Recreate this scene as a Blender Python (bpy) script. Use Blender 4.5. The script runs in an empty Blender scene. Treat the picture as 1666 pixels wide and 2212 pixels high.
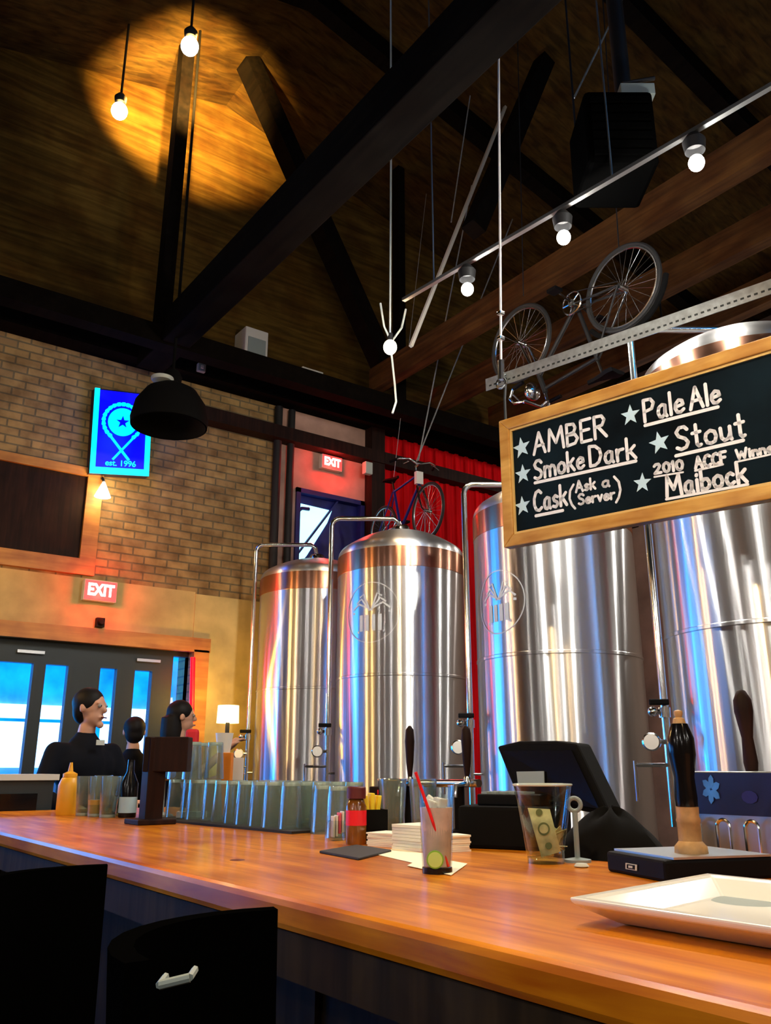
import bpy, bmesh, math, random
from mathutils import Vector, Matrix
random.seed(7)
PI = math.pi
sc = bpy.context.scene
COL = sc.collection

# ------------------------------------------------------------------ camera
F_PX, PIT, YAW = 1840.0, math.radians(16.8), math.radians(36)
CAM = Vector((0, 0, 1.27))
cd = bpy.data.cameras.new('camera'); cam = bpy.data.objects.new('camera', cd); COL.objects.link(cam)
cd.sensor_fit = 'HORIZONTAL'; cd.sensor_width = 36; cd.lens = 36 * F_PX / 1666
cd.clip_start = .05; cd.clip_end = 200
cam.location = CAM; cam.rotation_euler = (PI / 2 + PIT, 0, -YAW)
sc.camera = cam
# ------------------------------------------------------------------ world (dusk sky, seen through the door glass)
w = bpy.data.worlds.new('dusk'); sc.world = w; w.use_nodes = True
bg = w.node_tree.nodes['Background']
bg.inputs[0].default_value = (0.0, 0.36, 1.0, 1); bg.inputs[1].default_value = 6.0
# ------------------------------------------------------------------ exposure
sc.view_settings.view_transform = 'Standard'
sc.view_settings.look = 'None'
sc.view_settings.exposure = 0.0
sc.view_settings.gamma = 1.0
sc.view_settings.use_curve_mapping = False
try:
    sc.cycles.max_bounces = 8; sc.cycles.transparent_max_bounces = 24
    sc.cycles.sample_clamp_indirect = 4.0; sc.cycles.caustics_reflective = False; sc.cycles.caustics_refractive = False
    sc.cycles.blur_glossy = 0.5
except Exception:
    pass
# lamp strengths (watts) and colours
P_TRACK, P_ROOM, P_BAR, P_LEFT, P_WALL = 240, 62, 68, 4400, 80
C_WHITE, C_WARM, C_BAR = (1, .95, .86), (1, .58, .20), (1, .66, .30)

FW = Vector((math.sin(YAW) * math.cos(PIT), math.cos(YAW) * math.cos(PIT), math.sin(PIT)))
RT = Vector((math.cos(YAW), -math.sin(YAW), 0)); UPV = RT.cross(FW)
def ray(px, py): return FW + RT * ((px - 833) / F_PX) - UPV * ((py - 1106) / F_PX)
def at(px, py, x=None, y=None, z=None):
    """point of the real plane x=.., y=.. or z=.. that the photo shows at a pixel"""
    d = ray(px, py)
    t = (x - CAM.x) / d.x if x is not None else (y - CAM.y) / d.y if y is not None else (z - CAM.z) / d.z
    return CAM + d * t
def at_plane(px, py, p0, n):
    d = ray(px, py); return CAM + d * ((p0 - CAM).dot(n) / d.dot(n))

# ------------------------------------------------------------------ materials
MATS = {}
def nodes(m): return m.node_tree.nodes, m.node_tree.links
def mat(name, col, rough=.6, metal=0, emis=None, estr=0, var=0, vscale=20, bump=0, bscale=60, spec=.5, stretch=None, col2=None):
    m = bpy.data.materials.new(name); m.use_nodes = True; N, L = nodes(m)
    b = N['Principled BSDF']
    b.inputs['Base Color'].default_value = (*col, 1); b.inputs['Roughness'].default_value = rough
    b.inputs['Metallic'].default_value = metal; b.inputs['Specular IOR Level'].default_value = spec
    if emis: b.inputs['Emission Color'].default_value = (*emis, 1); b.inputs['Emission Strength'].default_value = estr
    if var or bump:
        tc = N.new('ShaderNodeTexCoord'); mp = N.new('ShaderNodeMapping'); L.new(tc.outputs['Object'], mp.inputs[0])
        if stretch: mp.inputs['Scale'].default_value = stretch
        nz = N.new('ShaderNodeTexNoise'); nz.inputs['Scale'].default_value = vscale; nz.inputs['Detail'].default_value = 6
        L.new(mp.outputs[0], nz.inputs['Vector'])
        if var:
            r = N.new('ShaderNodeValToRGB'); r.color_ramp.elements[0].position = .3; r.color_ramp.elements[1].position = .7
            c0 = col2 if col2 else tuple(c * (1 - var) for c in col)
            r.color_ramp.elements[0].color = (*c0, 1)
            r.color_ramp.elements[1].color = (*[min(1, c * (1 + var * .5)) for c in col], 1)
            L.new(nz.outputs['Fac'], r.inputs[0]); L.new(r.outputs[0], b.inputs['Base Color'])
        if bump:
            n2 = N.new('ShaderNodeTexNoise'); n2.inputs['Scale'].default_value = bscale; L.new(mp.outputs[0], n2.inputs['Vector'])
            bp = N.new('ShaderNodeBump'); bp.inputs['Strength'].default_value = bump; bp.inputs['Distance'].default_value = .01
            L.new(n2.outputs['Fac'], bp.inputs['Height']); L.new(bp.outputs[0], b.inputs['Normal'])
    MATS[name] = m
    return m
def glass_mat(name, tint=(.9, .95, .95), refl=.12, rough=.03):
    m = bpy.data.materials.new(name); m.use_nodes = True; N, L = nodes(m)
    N.remove(N['Principled BSDF']); out = N['Material Output']
    t = N.new('ShaderNodeBsdfTransparent'); t.inputs[0].default_value = (*tint, 1)
    g = N.new('ShaderNodeBsdfGlossy'); g.inputs['Roughness'].default_value = rough
    f = N.new('ShaderNodeLayerWeight'); f.inputs['Blend'].default_value = refl
    x = N.new('ShaderNodeMixShader'); L.new(f.outputs['Facing'], x.inputs[0]); L.new(t.outputs[0], x.inputs[1]); L.new(g.outputs[0], x.inputs[2])
    L.new(x.outputs[0], out.inputs[0]); MATS[name] = m
    return m
def steel_mat(name, col, rough=.27, aniso=.84, soft=.45, bump=True):
    """sheet steel brushed around the tank: a lamp spreads into a tall thin streak"""
    m = bpy.data.materials.new(name); m.use_nodes = True; N, L = nodes(m); N.remove(N['Principled BSDF']); out = N['Material Output']
    tg = N.new('ShaderNodeTangent'); tg.direction_type = 'RADIAL'; tg.axis = 'Z'; gl = []
    for r_, a_ in ((rough, aniso), (rough * 1.25, aniso * .72)):
        g = N.new('ShaderNodeBsdfAnisotropic'); g.distribution = 'GGX'; g.inputs['Color'].default_value = (*col, 1); g.inputs['Roughness'].default_value = r_
        g.inputs['Anisotropy'].default_value = a_; g.inputs['Rotation'].default_value = 0; L.new(tg.outputs[0], g.inputs['Tangent']); gl.append(g)
    mx = N.new('ShaderNodeMixShader'); mx.inputs[0].default_value = soft; L.new(gl[0].outputs[0], mx.inputs[1]); L.new(gl[1].outputs[0], mx.inputs[2]); L.new(mx.outputs[0], out.inputs[0])
    if bump:
        tc = N.new('ShaderNodeTexCoord'); mp = N.new('ShaderNodeMapping'); mp.inputs['Scale'].default_value = (1, 1, .015)
        L.new(tc.outputs['Object'], mp.inputs[0]); nz = N.new('ShaderNodeTexNoise'); nz.inputs['Scale'].default_value = 14; nz.inputs['Detail'].default_value = 3
        L.new(mp.outputs[0], nz.inputs['Vector']); bp = N.new('ShaderNodeBump'); bp.inputs['Strength'].default_value = .5; bp.inputs['Distance'].default_value = .0028
        L.new(nz.outputs['Fac'], bp.inputs['Height'])
        for g in gl: L.new(bp.outputs[0], g.inputs['Normal'])
    MATS[name] = m
    return m
def brick_mat(name, c1, c2, mortar):
    m = bpy.data.materials.new(name); m.use_nodes = True; N, L = nodes(m); b = N['Principled BSDF']
    tc = N.new('ShaderNodeTexCoord'); mp = N.new('ShaderNodeMapping'); mp.inputs['Rotation'].default_value = (PI / 2, 0, 0)
    br = N.new('ShaderNodeTexBrick'); br.inputs['Scale'].default_value = 1; br.inputs['Brick Width'].default_value = .22; br.inputs['Row Height'].default_value = .075
    br.inputs['Mortar Size'].default_value = .008; br.inputs['Color1'].default_value = (*c1, 1); br.inputs['Color2'].default_value = (*c2, 1); br.inputs['Mortar'].default_value = (*mortar, 1)
    L.new(tc.outputs['Object'], mp.inputs[0]); L.new(mp.outputs[0], br.inputs['Vector'])
    nz = N.new('ShaderNodeTexNoise'); nz.inputs['Scale'].default_value = 6; nz.inputs['Detail'].default_value = 8; L.new(tc.outputs['Object'], nz.inputs['Vector'])
    mx = N.new('ShaderNodeMixRGB'); mx.blend_type = 'MULTIPLY'; mx.inputs[0].default_value = .7
    rp = N.new('ShaderNodeValToRGB'); rp.color_ramp.elements[0].position = .35; rp.color_ramp.elements[0].color = (.35, .3, .25, 1); rp.color_ramp.elements[1].position = .6
    L.new(nz.outputs['Fac'], rp.inputs[0]); L.new(br.outputs['Color'], mx.inputs[1]); L.new(rp.outputs[0], mx.inputs[2]); L.new(mx.outputs[0], b.inputs['Base Color'])
    bp = N.new('ShaderNodeBump'); bp.inputs['Strength'].default_value = .6; bp.inputs['Distance'].default_value = .01; bp.invert = True
    L.new(br.outputs['Fac'], bp.inputs['Height']); L.new(bp.outputs[0], b.inputs['Normal']); b.inputs['Roughness'].default_value = .85
    MATS[name] = m
    return m
def wood_mat(name, c1, c2, rough=.3, scale=3, axis='Y', coat=0, spec=.5):
    m = bpy.data.materials.new(name); m.use_nodes = True; N, L = nodes(m); b = N['Principled BSDF']
    tc = N.new('ShaderNodeTexCoord'); mp = N.new('ShaderNodeMapping'); s = [9, 9, 9]; s['XYZ'.index(axis)] = .7; mp.inputs['Scale'].default_value = s
    nz = N.new('ShaderNodeTexNoise'); nz.inputs['Scale'].default_value = scale; nz.inputs['Detail'].default_value = 8; nz.inputs['Distortion'].default_value = .6
    L.new(tc.outputs['Object'], mp.inputs[0]); L.new(mp.outputs[0], nz.inputs['Vector'])
    r = N.new('ShaderNodeValToRGB'); r.color_ramp.elements[0].position = .35; r.color_ramp.elements[1].position = .68
    r.color_ramp.elements[0].color = (*c1, 1); r.color_ramp.elements[1].color = (*c2, 1); L.new(nz.outputs['Fac'], r.inputs[0])
    n2 = N.new('ShaderNodeTexNoise'); n2.inputs['Scale'].default_value = 3.5; n2.inputs['Detail'].default_value = 3; L.new(tc.outputs['Object'], n2.inputs['Vector'])
    r2 = N.new('ShaderNodeValToRGB'); r2.color_ramp.elements[0].position = .35; r2.color_ramp.elements[0].color = (.6, .45, .4, 1); r2.color_ramp.elements[1].position = .62
    L.new(n2.outputs['Fac'], r2.inputs[0]); mx = N.new('ShaderNodeMixRGB'); mx.blend_type = 'MULTIPLY'; mx.inputs[0].default_value = .8
    L.new(r.outputs[0], mx.inputs[1]); L.new(r2.outputs[0], mx.inputs[2]); L.new(mx.outputs[0], b.inputs['Base Color'])
    b.inputs['Roughness'].default_value = rough; b.inputs['Specular IOR Level'].default_value = spec; b.inputs['Coat Weight'].default_value = coat; b.inputs['Coat Roughness'].default_value = .12
    MATS[name] = m
    return m

steel_mat('tank_steel', (.88, .89, .90)); steel_mat('reflection_tint', (.70, .36, .24), rough=.30, aniso=.8, bump=False)  # second steel has the orange ceiling reflection painted in as a copper tint
steel_mat('dome_steel', (.86, .86, .86), rough=.30, aniso=.5, bump=False)
mat('chrome', (.82, .84, .84), .16, 1); mat('satin_steel', (.55, .57, .57), .35, 1); mat('etched', (.62, .64, .62), .75, .3)
brick_mat('brick', (.50, .33, .13), (.36, .23, .10), (.20, .16, .09))
mat('plaster_tan', (.62, .47, .20), .9, var=.35, vscale=3); mat('plaster_pink', (.55, .34, .28), .85, var=.3, vscale=3)
mat('red_paint', (.72, .004, .008), .8, var=.35, vscale=4, stretch=(6, 1, .4), spec=.08); mat('dark_wall', (.30, .22, .17), .95, var=.4, vscale=2)
mat('room_wall', (.16, .10, .06), .9, var=.3, vscale=1.2)
wood_mat('bar_wood', (.50, .12, .003), (.86, .33, .010), .30, 3, 'Y', .08, .35); wood_mat('bar_front', (.02, .012, .006), (.05, .03, .013), .7, 3, 'Z', 0, .15)
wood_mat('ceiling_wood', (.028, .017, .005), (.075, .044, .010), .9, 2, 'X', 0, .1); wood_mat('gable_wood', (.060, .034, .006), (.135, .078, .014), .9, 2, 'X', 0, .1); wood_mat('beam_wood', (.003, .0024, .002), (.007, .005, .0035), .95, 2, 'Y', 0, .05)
wood_mat('joist_wood', (.045, .019, .006), (.10, .042, .011), .9, 2, 'Y', 0, .1); wood_mat('trim_wood', (.42, .17, .03), (.62, .30, .06), .5, 2, 'X')
wood_mat('frame_wood', (.62, .30, .05), (.85, .50, .13), .35, 2, 'Y'); wood_mat('dark_wood', (.012, .005, .004), (.03, .011, .007), .6, 3, 'Z', 0, .15)
mat('gold_lip', (.75, .50, .16), .4); mat('slate', (.0035, .010, .014), .8, var=.8, vscale=3, spec=.1); mat('chalk', (.95, .95, .92), .9)
mat('chalk_blue', (.62, .85, .92), .9); mat('soot', (.0012, .0012, .0012), 1, spec=0); mat('floor', (.035, .028, .022), .6, var=.4, vscale=3)
mat('black', (.003, .003, .0035), .6, spec=.10); mat('matte_black', (.003, .003, .003), .9, spec=.12); mat('black_gloss', (.004, .004, .005), .15, spec=.3); mat('iron', (.012, .012, .013), .6, .3)
mat('door_frame', (.006, .016, .020), .5); mat('dark_blue', (.01, .012, .16), .5, var=.4, vscale=8); mat('navy', (.006, .008, .05), .35, var=.5, vscale=9)
mat('blue_frame', (.015, .02, .22), .35, .3); mat('galvanized', (.60, .66, .66), .4, .6, var=.25, vscale=30); mat('zinc_dark', (.03, .04, .04), .6)
mat('white_box', (.72, .72, .66), .6); mat('white', (.85, .85, .82), .5); mat('grey', (.28, .34, .33), .6); mat('pale_grey', (.55, .6, .56), .6)
mat('rubber', (.012, .012, .012), .7); mat('spoke', (.7, .72, .72), .25, 1)
mat('paper', (.95, .90, .68), .8); mat('cream', (.95, .92, .76), .7); mat('ceramic', (.82, .84, .80), .18)
mat('yellow_plastic', (.85, .42, .02), .4); mat('yellow', (.95, .72, .02), .5); mat('orange_card', (.80, .24, .01), .6); mat('pink', (.85, .14, .22), .6)
mat('beige', (.62, .48, .25), .7); mat('blue_cloth', (.05, .25, .85), .8, var=.5, vscale=12); mat('sky_label', (.45, .7, .85), .6)
mat('amber', (.25, .085, .01), .12, spec=.8, var=.5, vscale=12); mat('dark_red', (.10, .008, .008), .5); mat('red', (.85, .01, .02), .4)
mat('lime', (.22, .50, .04), .4); mat('lime_flesh', (.5, .72, .2), .4); mat('bill', (.62, .60, .30), .8, var=.35, vscale=40); mat('bill_ink', (.14, .17, .06), .8)
mat('skin', (.55, .30, .20), .55); mat('dark_hair', (.004, .003, .003), .6, spec=.2); mat('dark_jacket', (.003, .004, .008), .9, spec=.15); mat('jeans', (.012, .018, .045), .8)
mat('black_top', (.004, .003, .003), .9, spec=.15); mat('red_cloth', (.6, .01, .02), .7); mat('eye_white', (.32, .30, .28), .5)
mat('brass', (.70, .45, .16), .3, 1); mat('tan_wood', (.50, .30, .12), .5, var=.4, vscale=30)
mat('bulb', (1, 1, 1), .5, emis=(1, .97, .88), estr=14); mat('bulb_warm', (1, 1, 1), .5, emis=(1, .86, .55), estr=14)
mat('sign_blue', (0, 0, .3), .4, emis=(0, 0, 1), estr=1.15); mat('sign_cyan', (0, .2, .3), .4, emis=(0, .75, 1), estr=1.5)
mat('sign_white', (.2, .3, .3), .4, emis=(.5, .95, 1), estr=1.5)
mat('exit_face', (.5, .05, .05), .4, emis=(1, .10, .09), estr=.9); mat('exit_letter', (.6, .3, .3), .4, emis=(1, .88, .8), estr=2.2); mat('neon_red', (.4, 0, 0), .4, emis=(1, .0, .005), estr=5)
mat('shade_lit', (1, .9, .6), .6, emis=(1, .80, .38), estr=3.2); mat('screen_lit', (.3, .5, .6), .5, emis=(.35, .85, 1), estr=2.2)
mat('daylight_glow', (.9, .9, .9), .6, emis=(.85, .97, 1), estr=2.0); mat('street', (.35, .60, .75), .8); mat('facade', (.25, .50, .85), .8, var=.6, vscale=1.2)
mat('drink', (.75, .60, .55), .25, spec=.5, var=.25, vscale=25); mat('ice', (.85, .84, .82), .15)
def sheen_glass(name):
    m = glass_mat(name, (.80, .88, .86), .30, .12); N, L = nodes(m); out = N['Material Output']; old = out.inputs[0].links[0].from_socket
    d = N.new('ShaderNodeBsdfDiffuse'); d.inputs[0].default_value = (.75, .82, .80, 1); x = N.new('ShaderNodeMixShader'); x.inputs[0].default_value = .08  # a little white diffuse painted in for the sparkle on the glasses
    L.new(old, x.inputs[1]); L.new(d.outputs[0], x.inputs[2]); L.new(x.outputs[0], out.inputs[0])
sheen_glass('sheen_glass')
glass_mat('glass'); glass_mat('pane', (.85, .92, 1), .06); glass_mat('dark_pane', (.10, .08, .07), .1); glass_mat('tint_glass', (.72, .82, .76), .22)

# ------------------------------------------------------------------ mesh builder
def world_loc(o):
    v = Vector((0, 0, 0))
    while o is not None: v += o.location; o = o.parent
    return v
class MB:
    def __init__(s): s.v = []; s.f = []; s.m = []; s.k = 0
    def mat(s, k): s.k = k; return s
    def add(s, vs, fs):
        n = len(s.v); s.v += [Vector(p) for p in vs]; s.f += [tuple(n + i for i in f) for f in fs]; s.m += [s.k] * len(fs); return s
    def box(s, c, d, R=None):
        c = Vector(c); vs = [Vector((x * d[0] / 2, y * d[1] / 2, z * d[2] / 2)) for x in (-1, 1) for y in (-1, 1) for z in (-1, 1)]
        if R is not None: vs = [R @ p for p in vs]
        return s.add([c + p for p in vs], [(0, 1, 3, 2), (4, 6, 7, 5), (0, 4, 5, 1), (2, 3, 7, 6), (0, 2, 6, 4), (1, 5, 7, 3)])
    def bbox(s, lo, hi): return s.box([(a + b) / 2 for a, b in zip(lo, hi)], [b - a for a, b in zip(lo, hi)])
    def beam(s, a, b, wd, ht, up=(0, 0, 1)):
        a, b = Vector(a), Vector(b); d = (b - a).normalized(); u = Vector(up)
        if abs(d.dot(u)) > .99: u = Vector((1, 0, 0))
        sd = d.cross(u).normalized(); u = sd.cross(d)
        vs = [p + sd * (i * wd / 2) + u * (j * ht / 2) for p in (a, b) for i, j in ((-1, -1), (1, -1), (1, 1), (-1, 1))]
        return s.add(vs, [(3, 2, 1, 0), (4, 5, 6, 7), (0, 1, 5, 4), (1, 2, 6, 5), (2, 3, 7, 6), (3, 0, 4, 7)])
    def tube(s, pts, r, n=8, closed=False, caps=True):
        P = [Vector(p) for p in pts]; N = len(P); rs = r if isinstance(r, (list, tuple)) else [r] * N
        T = []
        for i in range(N):
            a = P[(i - 1) % N] if (closed or i) else P[0]; b = P[(i + 1) % N] if (closed or i < N - 1) else P[-1]
            T.append((b - a).normalized())
        u = T[0].orthogonal().normalized(); vs = []
        for i in range(N):
            u = (u - T[i] * u.dot(T[i])).normalized() if (u - T[i] * u.dot(T[i])).length > 1e-6 else T[i].orthogonal().normalized()
            b = T[i].cross(u)
            vs += [P[i] + (u * math.cos(2 * PI * k / n) + b * math.sin(2 * PI * k / n)) * rs[i] for k in range(n)]
        fs = []
        for i in range(N if closed else N - 1):
            j = (i + 1) % N
            fs += [(i * n + k, i * n + (k + 1) % n, j * n + (k + 1) % n, j * n + k) for k in range(n)]
        if caps and not closed: fs += [tuple(range(n - 1, -1, -1)), tuple((N - 1) * n + k for k in range(n))]
        return s.add(vs, fs)
    def lathe(s, prof, c=(0, 0, 0), n=32, R=None, a0=0, a1=2 * PI, cap=True):
        c = Vector(c); full = abs(a1 - a0 - 2 * PI) < 1e-6; vs = []; M = n if full else n + 1
        for r, z in prof:
            for k in range(M):
                a = a0 + (a1 - a0) * k / n; p = Vector((r * math.cos(a), r * math.sin(a), z)); vs.append(c + (R @ p if R is not None else p))
        fs = []
        for i in range(len(prof) - 1):
            for k in range(n):
                j = (k + 1) % M; fs.append((i * M + k, i * M + j, (i + 1) * M + j, (i + 1) * M + k))
        if cap and full:
            if prof[0][0] > 1e-6: fs.append(tuple(range(M - 1, -1, -1)))
            if prof[-1][0] > 1e-6: fs.append(tuple((len(prof) - 1) * M + k for k in range(M)))
        return s.add(vs, fs)
    def sphere(s, c, r, n=16, sc_=(1, 1, 1), R=None):
        prof = [(math.cos(-PI / 2 + PI * i / n), math.sin(-PI / 2 + PI * i / n)) for i in range(n + 1)]
        k0 = len(s.v); s.lathe([(max(a, 1e-5), b) for a, b in prof], (0, 0, 0), n * 2, cap=False)
        for i in range(k0, len(s.v)):
            p = Vector((s.v[i].x * r * sc_[0], s.v[i].y * r * sc_[1], s.v[i].z * r * sc_[2])); s.v[i] = Vector(c) + (R @ p if R is not None else p)
        return s
    def prism(s, poly, d):
        P = [Vector(p) for p in poly]; d = Vector(d); n = len(P)
        return s.add(P + [p + d for p in P], [tuple(range(n - 1, -1, -1)), tuple(range(n, 2 * n))] + [(i, (i + 1) % n, n + (i + 1) % n, n + i) for i in range(n)])
    def torus(s, c, R0, r, n=36, m=8, Q=None):
        c = Vector(c); Q = Q if Q is not None else Matrix.Identity(3)
        return s.tube([c + Q @ Vector((R0 * math.cos(2 * PI * k / n), R0 * math.sin(2 * PI * k / n), 0)) for k in range(n)], r, m, closed=True)
    def build(s, name, ms, parent=None, smooth=True, bevel=0, ang=40):
        me = bpy.data.meshes.new(name); o = bpy.data.objects.new(name, me); COL.objects.link(o)
        if parent is not None: off = world_loc(parent); o.parent = parent
        else:
            lo = [min(p[i] for p in s.v) for i in range(3)]; hi = [max(p[i] for p in s.v) for i in range(3)]
            off = Vector(((lo[0] + hi[0]) / 2, (lo[1] + hi[1]) / 2, lo[2])); o.location = off
        me.from_pydata([p - off for p in s.v], [], s.f)
        if isinstance(ms, str): ms = [ms]
        for k in ms: me.materials.append(MATS[k])
        for p, k in zip(me.polygons, s.m): p.material_index = k
        b = bmesh.new(); b.from_mesh(me); bmesh.ops.recalc_face_normals(b, faces=b.faces); b.to_mesh(me); b.free()
        if smooth: me.shade_smooth(); me.set_sharp_from_angle(angle=math.radians(ang))
        if bevel:
            q = o.modifiers.new('bevel', 'BEVEL'); q.width = bevel; q.segments = 2; q.limit_method = 'ANGLE'
        return o
def tag(o, label=None, cat=None, group=None, kind=None):
    if label: o['label'] = label
    if cat: o['category'] = cat
    if group: o['group'] = group
    if kind: o['kind'] = kind
    return o
def thing(name, label, cat, loc=(0, 0, 0), group=None):
    o = bpy.data.objects.new(name, None); COL.objects.link(o); o.location = loc; o.empty_display_size = .1
    return tag(o, label, cat, group)
def struct(name, mb, m, **k): return tag(mb.build(name, m, **k), kind='structure')
def copy_tree(o, parent=None):
    c = o.copy(); COL.objects.link(c); c.parent = parent
    for ch in list(o.children): copy_tree(ch, c)
    return c
def lamp_light(parent, loc, power, col, rad=.05, kind='POINT', target=None, cone=90, blend=.5):
    l = bpy.data.lights.new('light', kind); l.energy = power; l.color = col; l.shadow_soft_size = rad
    o = bpy.data.objects.new('light', l); COL.objects.link(o); o.parent = parent
    o.location = Vector(loc) - world_loc(parent)
    if kind == 'SPOT':
        l.spot_size = math.radians(cone); l.spot_blend = blend
        o.rotation_euler = (Vector(target) - Vector(loc)).to_track_quat('-Z', 'Y').to_euler()
    return o
def rot_to(d, up=(0, 0, 1)):
    z = Vector(d).normalized(); x = Vector(up).cross(z)
    x = x.normalized() if x.length > 1e-5 else Vector((1, 0, 0)); y = z.cross(x)
    return Matrix((x, y, z)).transposed()
def text_mesh(txt, size, place, name, m, parent, depth=.004, bold=0):
    """built-in letters: place(x, y, z) maps text space to the world"""
    cu = bpy.data.curves.new('t', 'FONT'); cu.body = txt; cu.size = size; cu.extrude = depth / 2; cu.offset = bold; cu.align_x = 'CENTER'; cu.align_y = 'CENTER'
    to = bpy.data.objects.new('t', cu); COL.objects.link(to); bpy.context.view_layer.update()
    me = bpy.data.meshes.new_from_object(to.evaluated_get(bpy.context.evaluated_depsgraph_get()))
    b = MB(); b.add([place(*v.co) for v in me.vertices], [tuple(p.vertices) for p in me.polygons])
    bpy.data.objects.remove(to); bpy.data.meshes.remove(me)
    return b.build(name, m, parent, smooth=False)

# ================================================================== the setting
WY = 7.5            # the far wall
BT = 1.07           # top of the bar
b = MB(); b.bbox((-9, -6, -.2), (10, WY + .3, 0)); struct('floor', b, 'floor', smooth=False)
def roof_z(x): return 8.5 - .24 * abs(x - 3.2)
b = MB()
for x0, x1 in ((-9, 3.2), (3.2, 10.2)):
    b.add([(x0, -6.2, roof_z(x0)), (x1, -6.2, roof_z(x1)), (x1, WY + .3, roof_z(x1)), (x0, WY + .3, roof_z(x0)),
           (x0, -6.2, roof_z(x0) + .2), (x1, -6.2, roof_z(x1) + .2), (x1, WY + .3, roof_z(x1) + .2), (x0, WY + .3, roof_z(x0) + .2)],
          [(0, 1, 2, 3), (7, 6, 5, 4), (0, 4, 5, 1), (2, 6, 7, 3), (0, 3, 7, 4), (1, 5, 6, 2)])
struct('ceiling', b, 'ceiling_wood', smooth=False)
# far wall: brick with the door opening, plaster bay with a window, red bay, dark gable above
DX0, DX1, DZ = -1.2, 3.22, 2.33
b = MB(); b.bbox((-9, WY, 2.33), (DX0, WY + .3, 5.0)); b.bbox((-9, WY, 0), (-7.6, WY + .3, 2.33)); b.bbox((-1.9, WY, 0), (DX0, WY + .3, 2.33))
b.bbox((DX0, WY, 2.88), (4.05, WY + .3, 5.0)); b.bbox((DX1, WY, 0), (4.05, WY + .3, 2.88))
struct('wall_back', b, 'brick', smooth=False)
b = MB(); b.bbox((DX0, WY, DZ), (DX1, WY + .3, 2.88)); b.bbox((DX1, WY - .012, 0), (4.0, WY - .001, 2.86)); struct('wall_back_plaster', b, 'plaster_tan', smooth=False)
WX0, WX1, WZ0, WZ1 = 4.27, 5.14, 2.9, 4.13
b = MB(); b.bbox((4.05, WY, 0), (5.25, WY + .3, WZ0)); b.bbox((4.05, WY, WZ1), (5.25, WY + .3, 5.0)); b.bbox((4.05, WY, WZ0), (WX0, WY + .3, WZ1)); b.bbox((WX1, WY, WZ0), (5.25, WY + .3, WZ1))
struct('wall_back_bay', b, 'plaster_pink', smooth=False)
b = MB(); b.bbox((5.25, WY, 0), (10, WY + .3, 5.0))
for k in range(28): b.box((5.4 + k * .16, WY - .012, 2.5), (.05, .03, 5.0))
struct('wall_back_red', b, 'red_paint', smooth=False)
b = MB(); b.add([(-9, WY, 5), (10, WY, 5), (10, WY, roof_z(10)), (3.2, WY, 8.5), (-9, WY, roof_z(-9)), (-9, WY + .3, 5), (10, WY + .3, 5), (10, WY + .3, roof_z(10)), (3.2, WY + .3, 8.5), (-9, WY + .3, roof_z(-9))],
     [(0, 1, 2, 3, 4), (9, 8, 7, 6, 5), (0, 5, 6, 1), (1, 6, 7, 2), (2, 7, 8, 3), (3, 8, 9, 4), (4, 9, 5, 0)])
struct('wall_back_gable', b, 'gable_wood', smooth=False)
b = MB(); b.bbox((9.8, -6, 0), (10, WY, roof_z(9.9))); struct('wall_right', b, 'dark_wall', smooth=False)
b = MB(); b.bbox((-9, -6, 0), (-8.8, WY, roof_z(-8.9))); struct('wall_left', b, 'room_wall', smooth=False)
b = MB(); b.bbox((-9, -6.2, 0), (10, -6, 7.5)); struct('wall_front', b, 'room_wall', smooth=False)
# wall plate beam, ledger, pillar, window trims
b = MB(); b.bbox((-9, WY - .22, 5.0), (9.8, WY, 5.32)); struct('trim_1', b, 'beam_wood', smooth=False)
b = MB(); b.bbox((2.75, WY - .16, 4.58), (9.8, WY, 4.72)); struct('trim_2', b, 'dark_wood', smooth=False)
b = MB(); b.bbox((5.16, WY - .14, 0), (5.34, WY, 5.0)); struct('trim_3', b, 'dark_wood', smooth=False)
b = MB(); b.bbox((-1.2, WY - .05, 2.90), (2.24, WY, 3.04)); b.bbox((2.1, WY - .05, 3.04), (2.24, WY, 3.80)); b.bbox((-1.2, WY - .05, 3.80), (2.24, WY, 3.88)); struct('trim_4', b, 'trim_wood', smooth=False)
b = MB(); b.bbox((-1.1, WY - .02, 3.04), (2.1, WY - .005, 3.80)); struct('window_2', b, 'dark_wood', smooth=False)
b = MB(); b.bbox((DX0 - .1, WY - .06, DZ - .02), (DX1 + .16, WY, DZ + .11)); b.bbox((DX1, WY - .06, 0), (DX1 + .15, WY, DZ)); struct('trim_5', b, 'trim_wood', smooth=False)
# glass door wall (leaves and a side light), the pane of every leaf a part
d1 = bpy.data.objects.new('door_1', None); COL.objects.link(d1); d1.location = (1.0, WY + .1, 0); tag(d1, kind='structure')
panes = []
def px2x(px): return at(px, 1550, y=WY + .1).x
leaf = [(px2x(27) - .28, px2x(57)), (px2x(84), px2x(134)), (px2x(204), px2x(241)), (px2x(280), px2x(318)), (px2x(362), px2x(406))]
tops = [2.12, 2.12, 2.12, 2.12, 2.27]
xs = [DX0] + [v for l in leaf for v in l] + [DX1]
fr = MB()
x_prev = DX0
solid = [(DX0, leaf[0][0])] + [(leaf[i][1], leaf[i + 1][0]) for i in range(4)] + [(leaf[4][1], DX1)]
solid[0] = (leaf[0][0] - .12, leaf[0][0])
for a, c in solid: fr.bbox((a, WY + .06, 0), (c, WY + .14, DZ))
for (a, c), t in zip(leaf, tops): fr.bbox((a, WY + .06, t), (c, WY + .14, DZ)); fr.bbox((a, WY + .06, 0), (c, WY + .14, .22))
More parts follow.
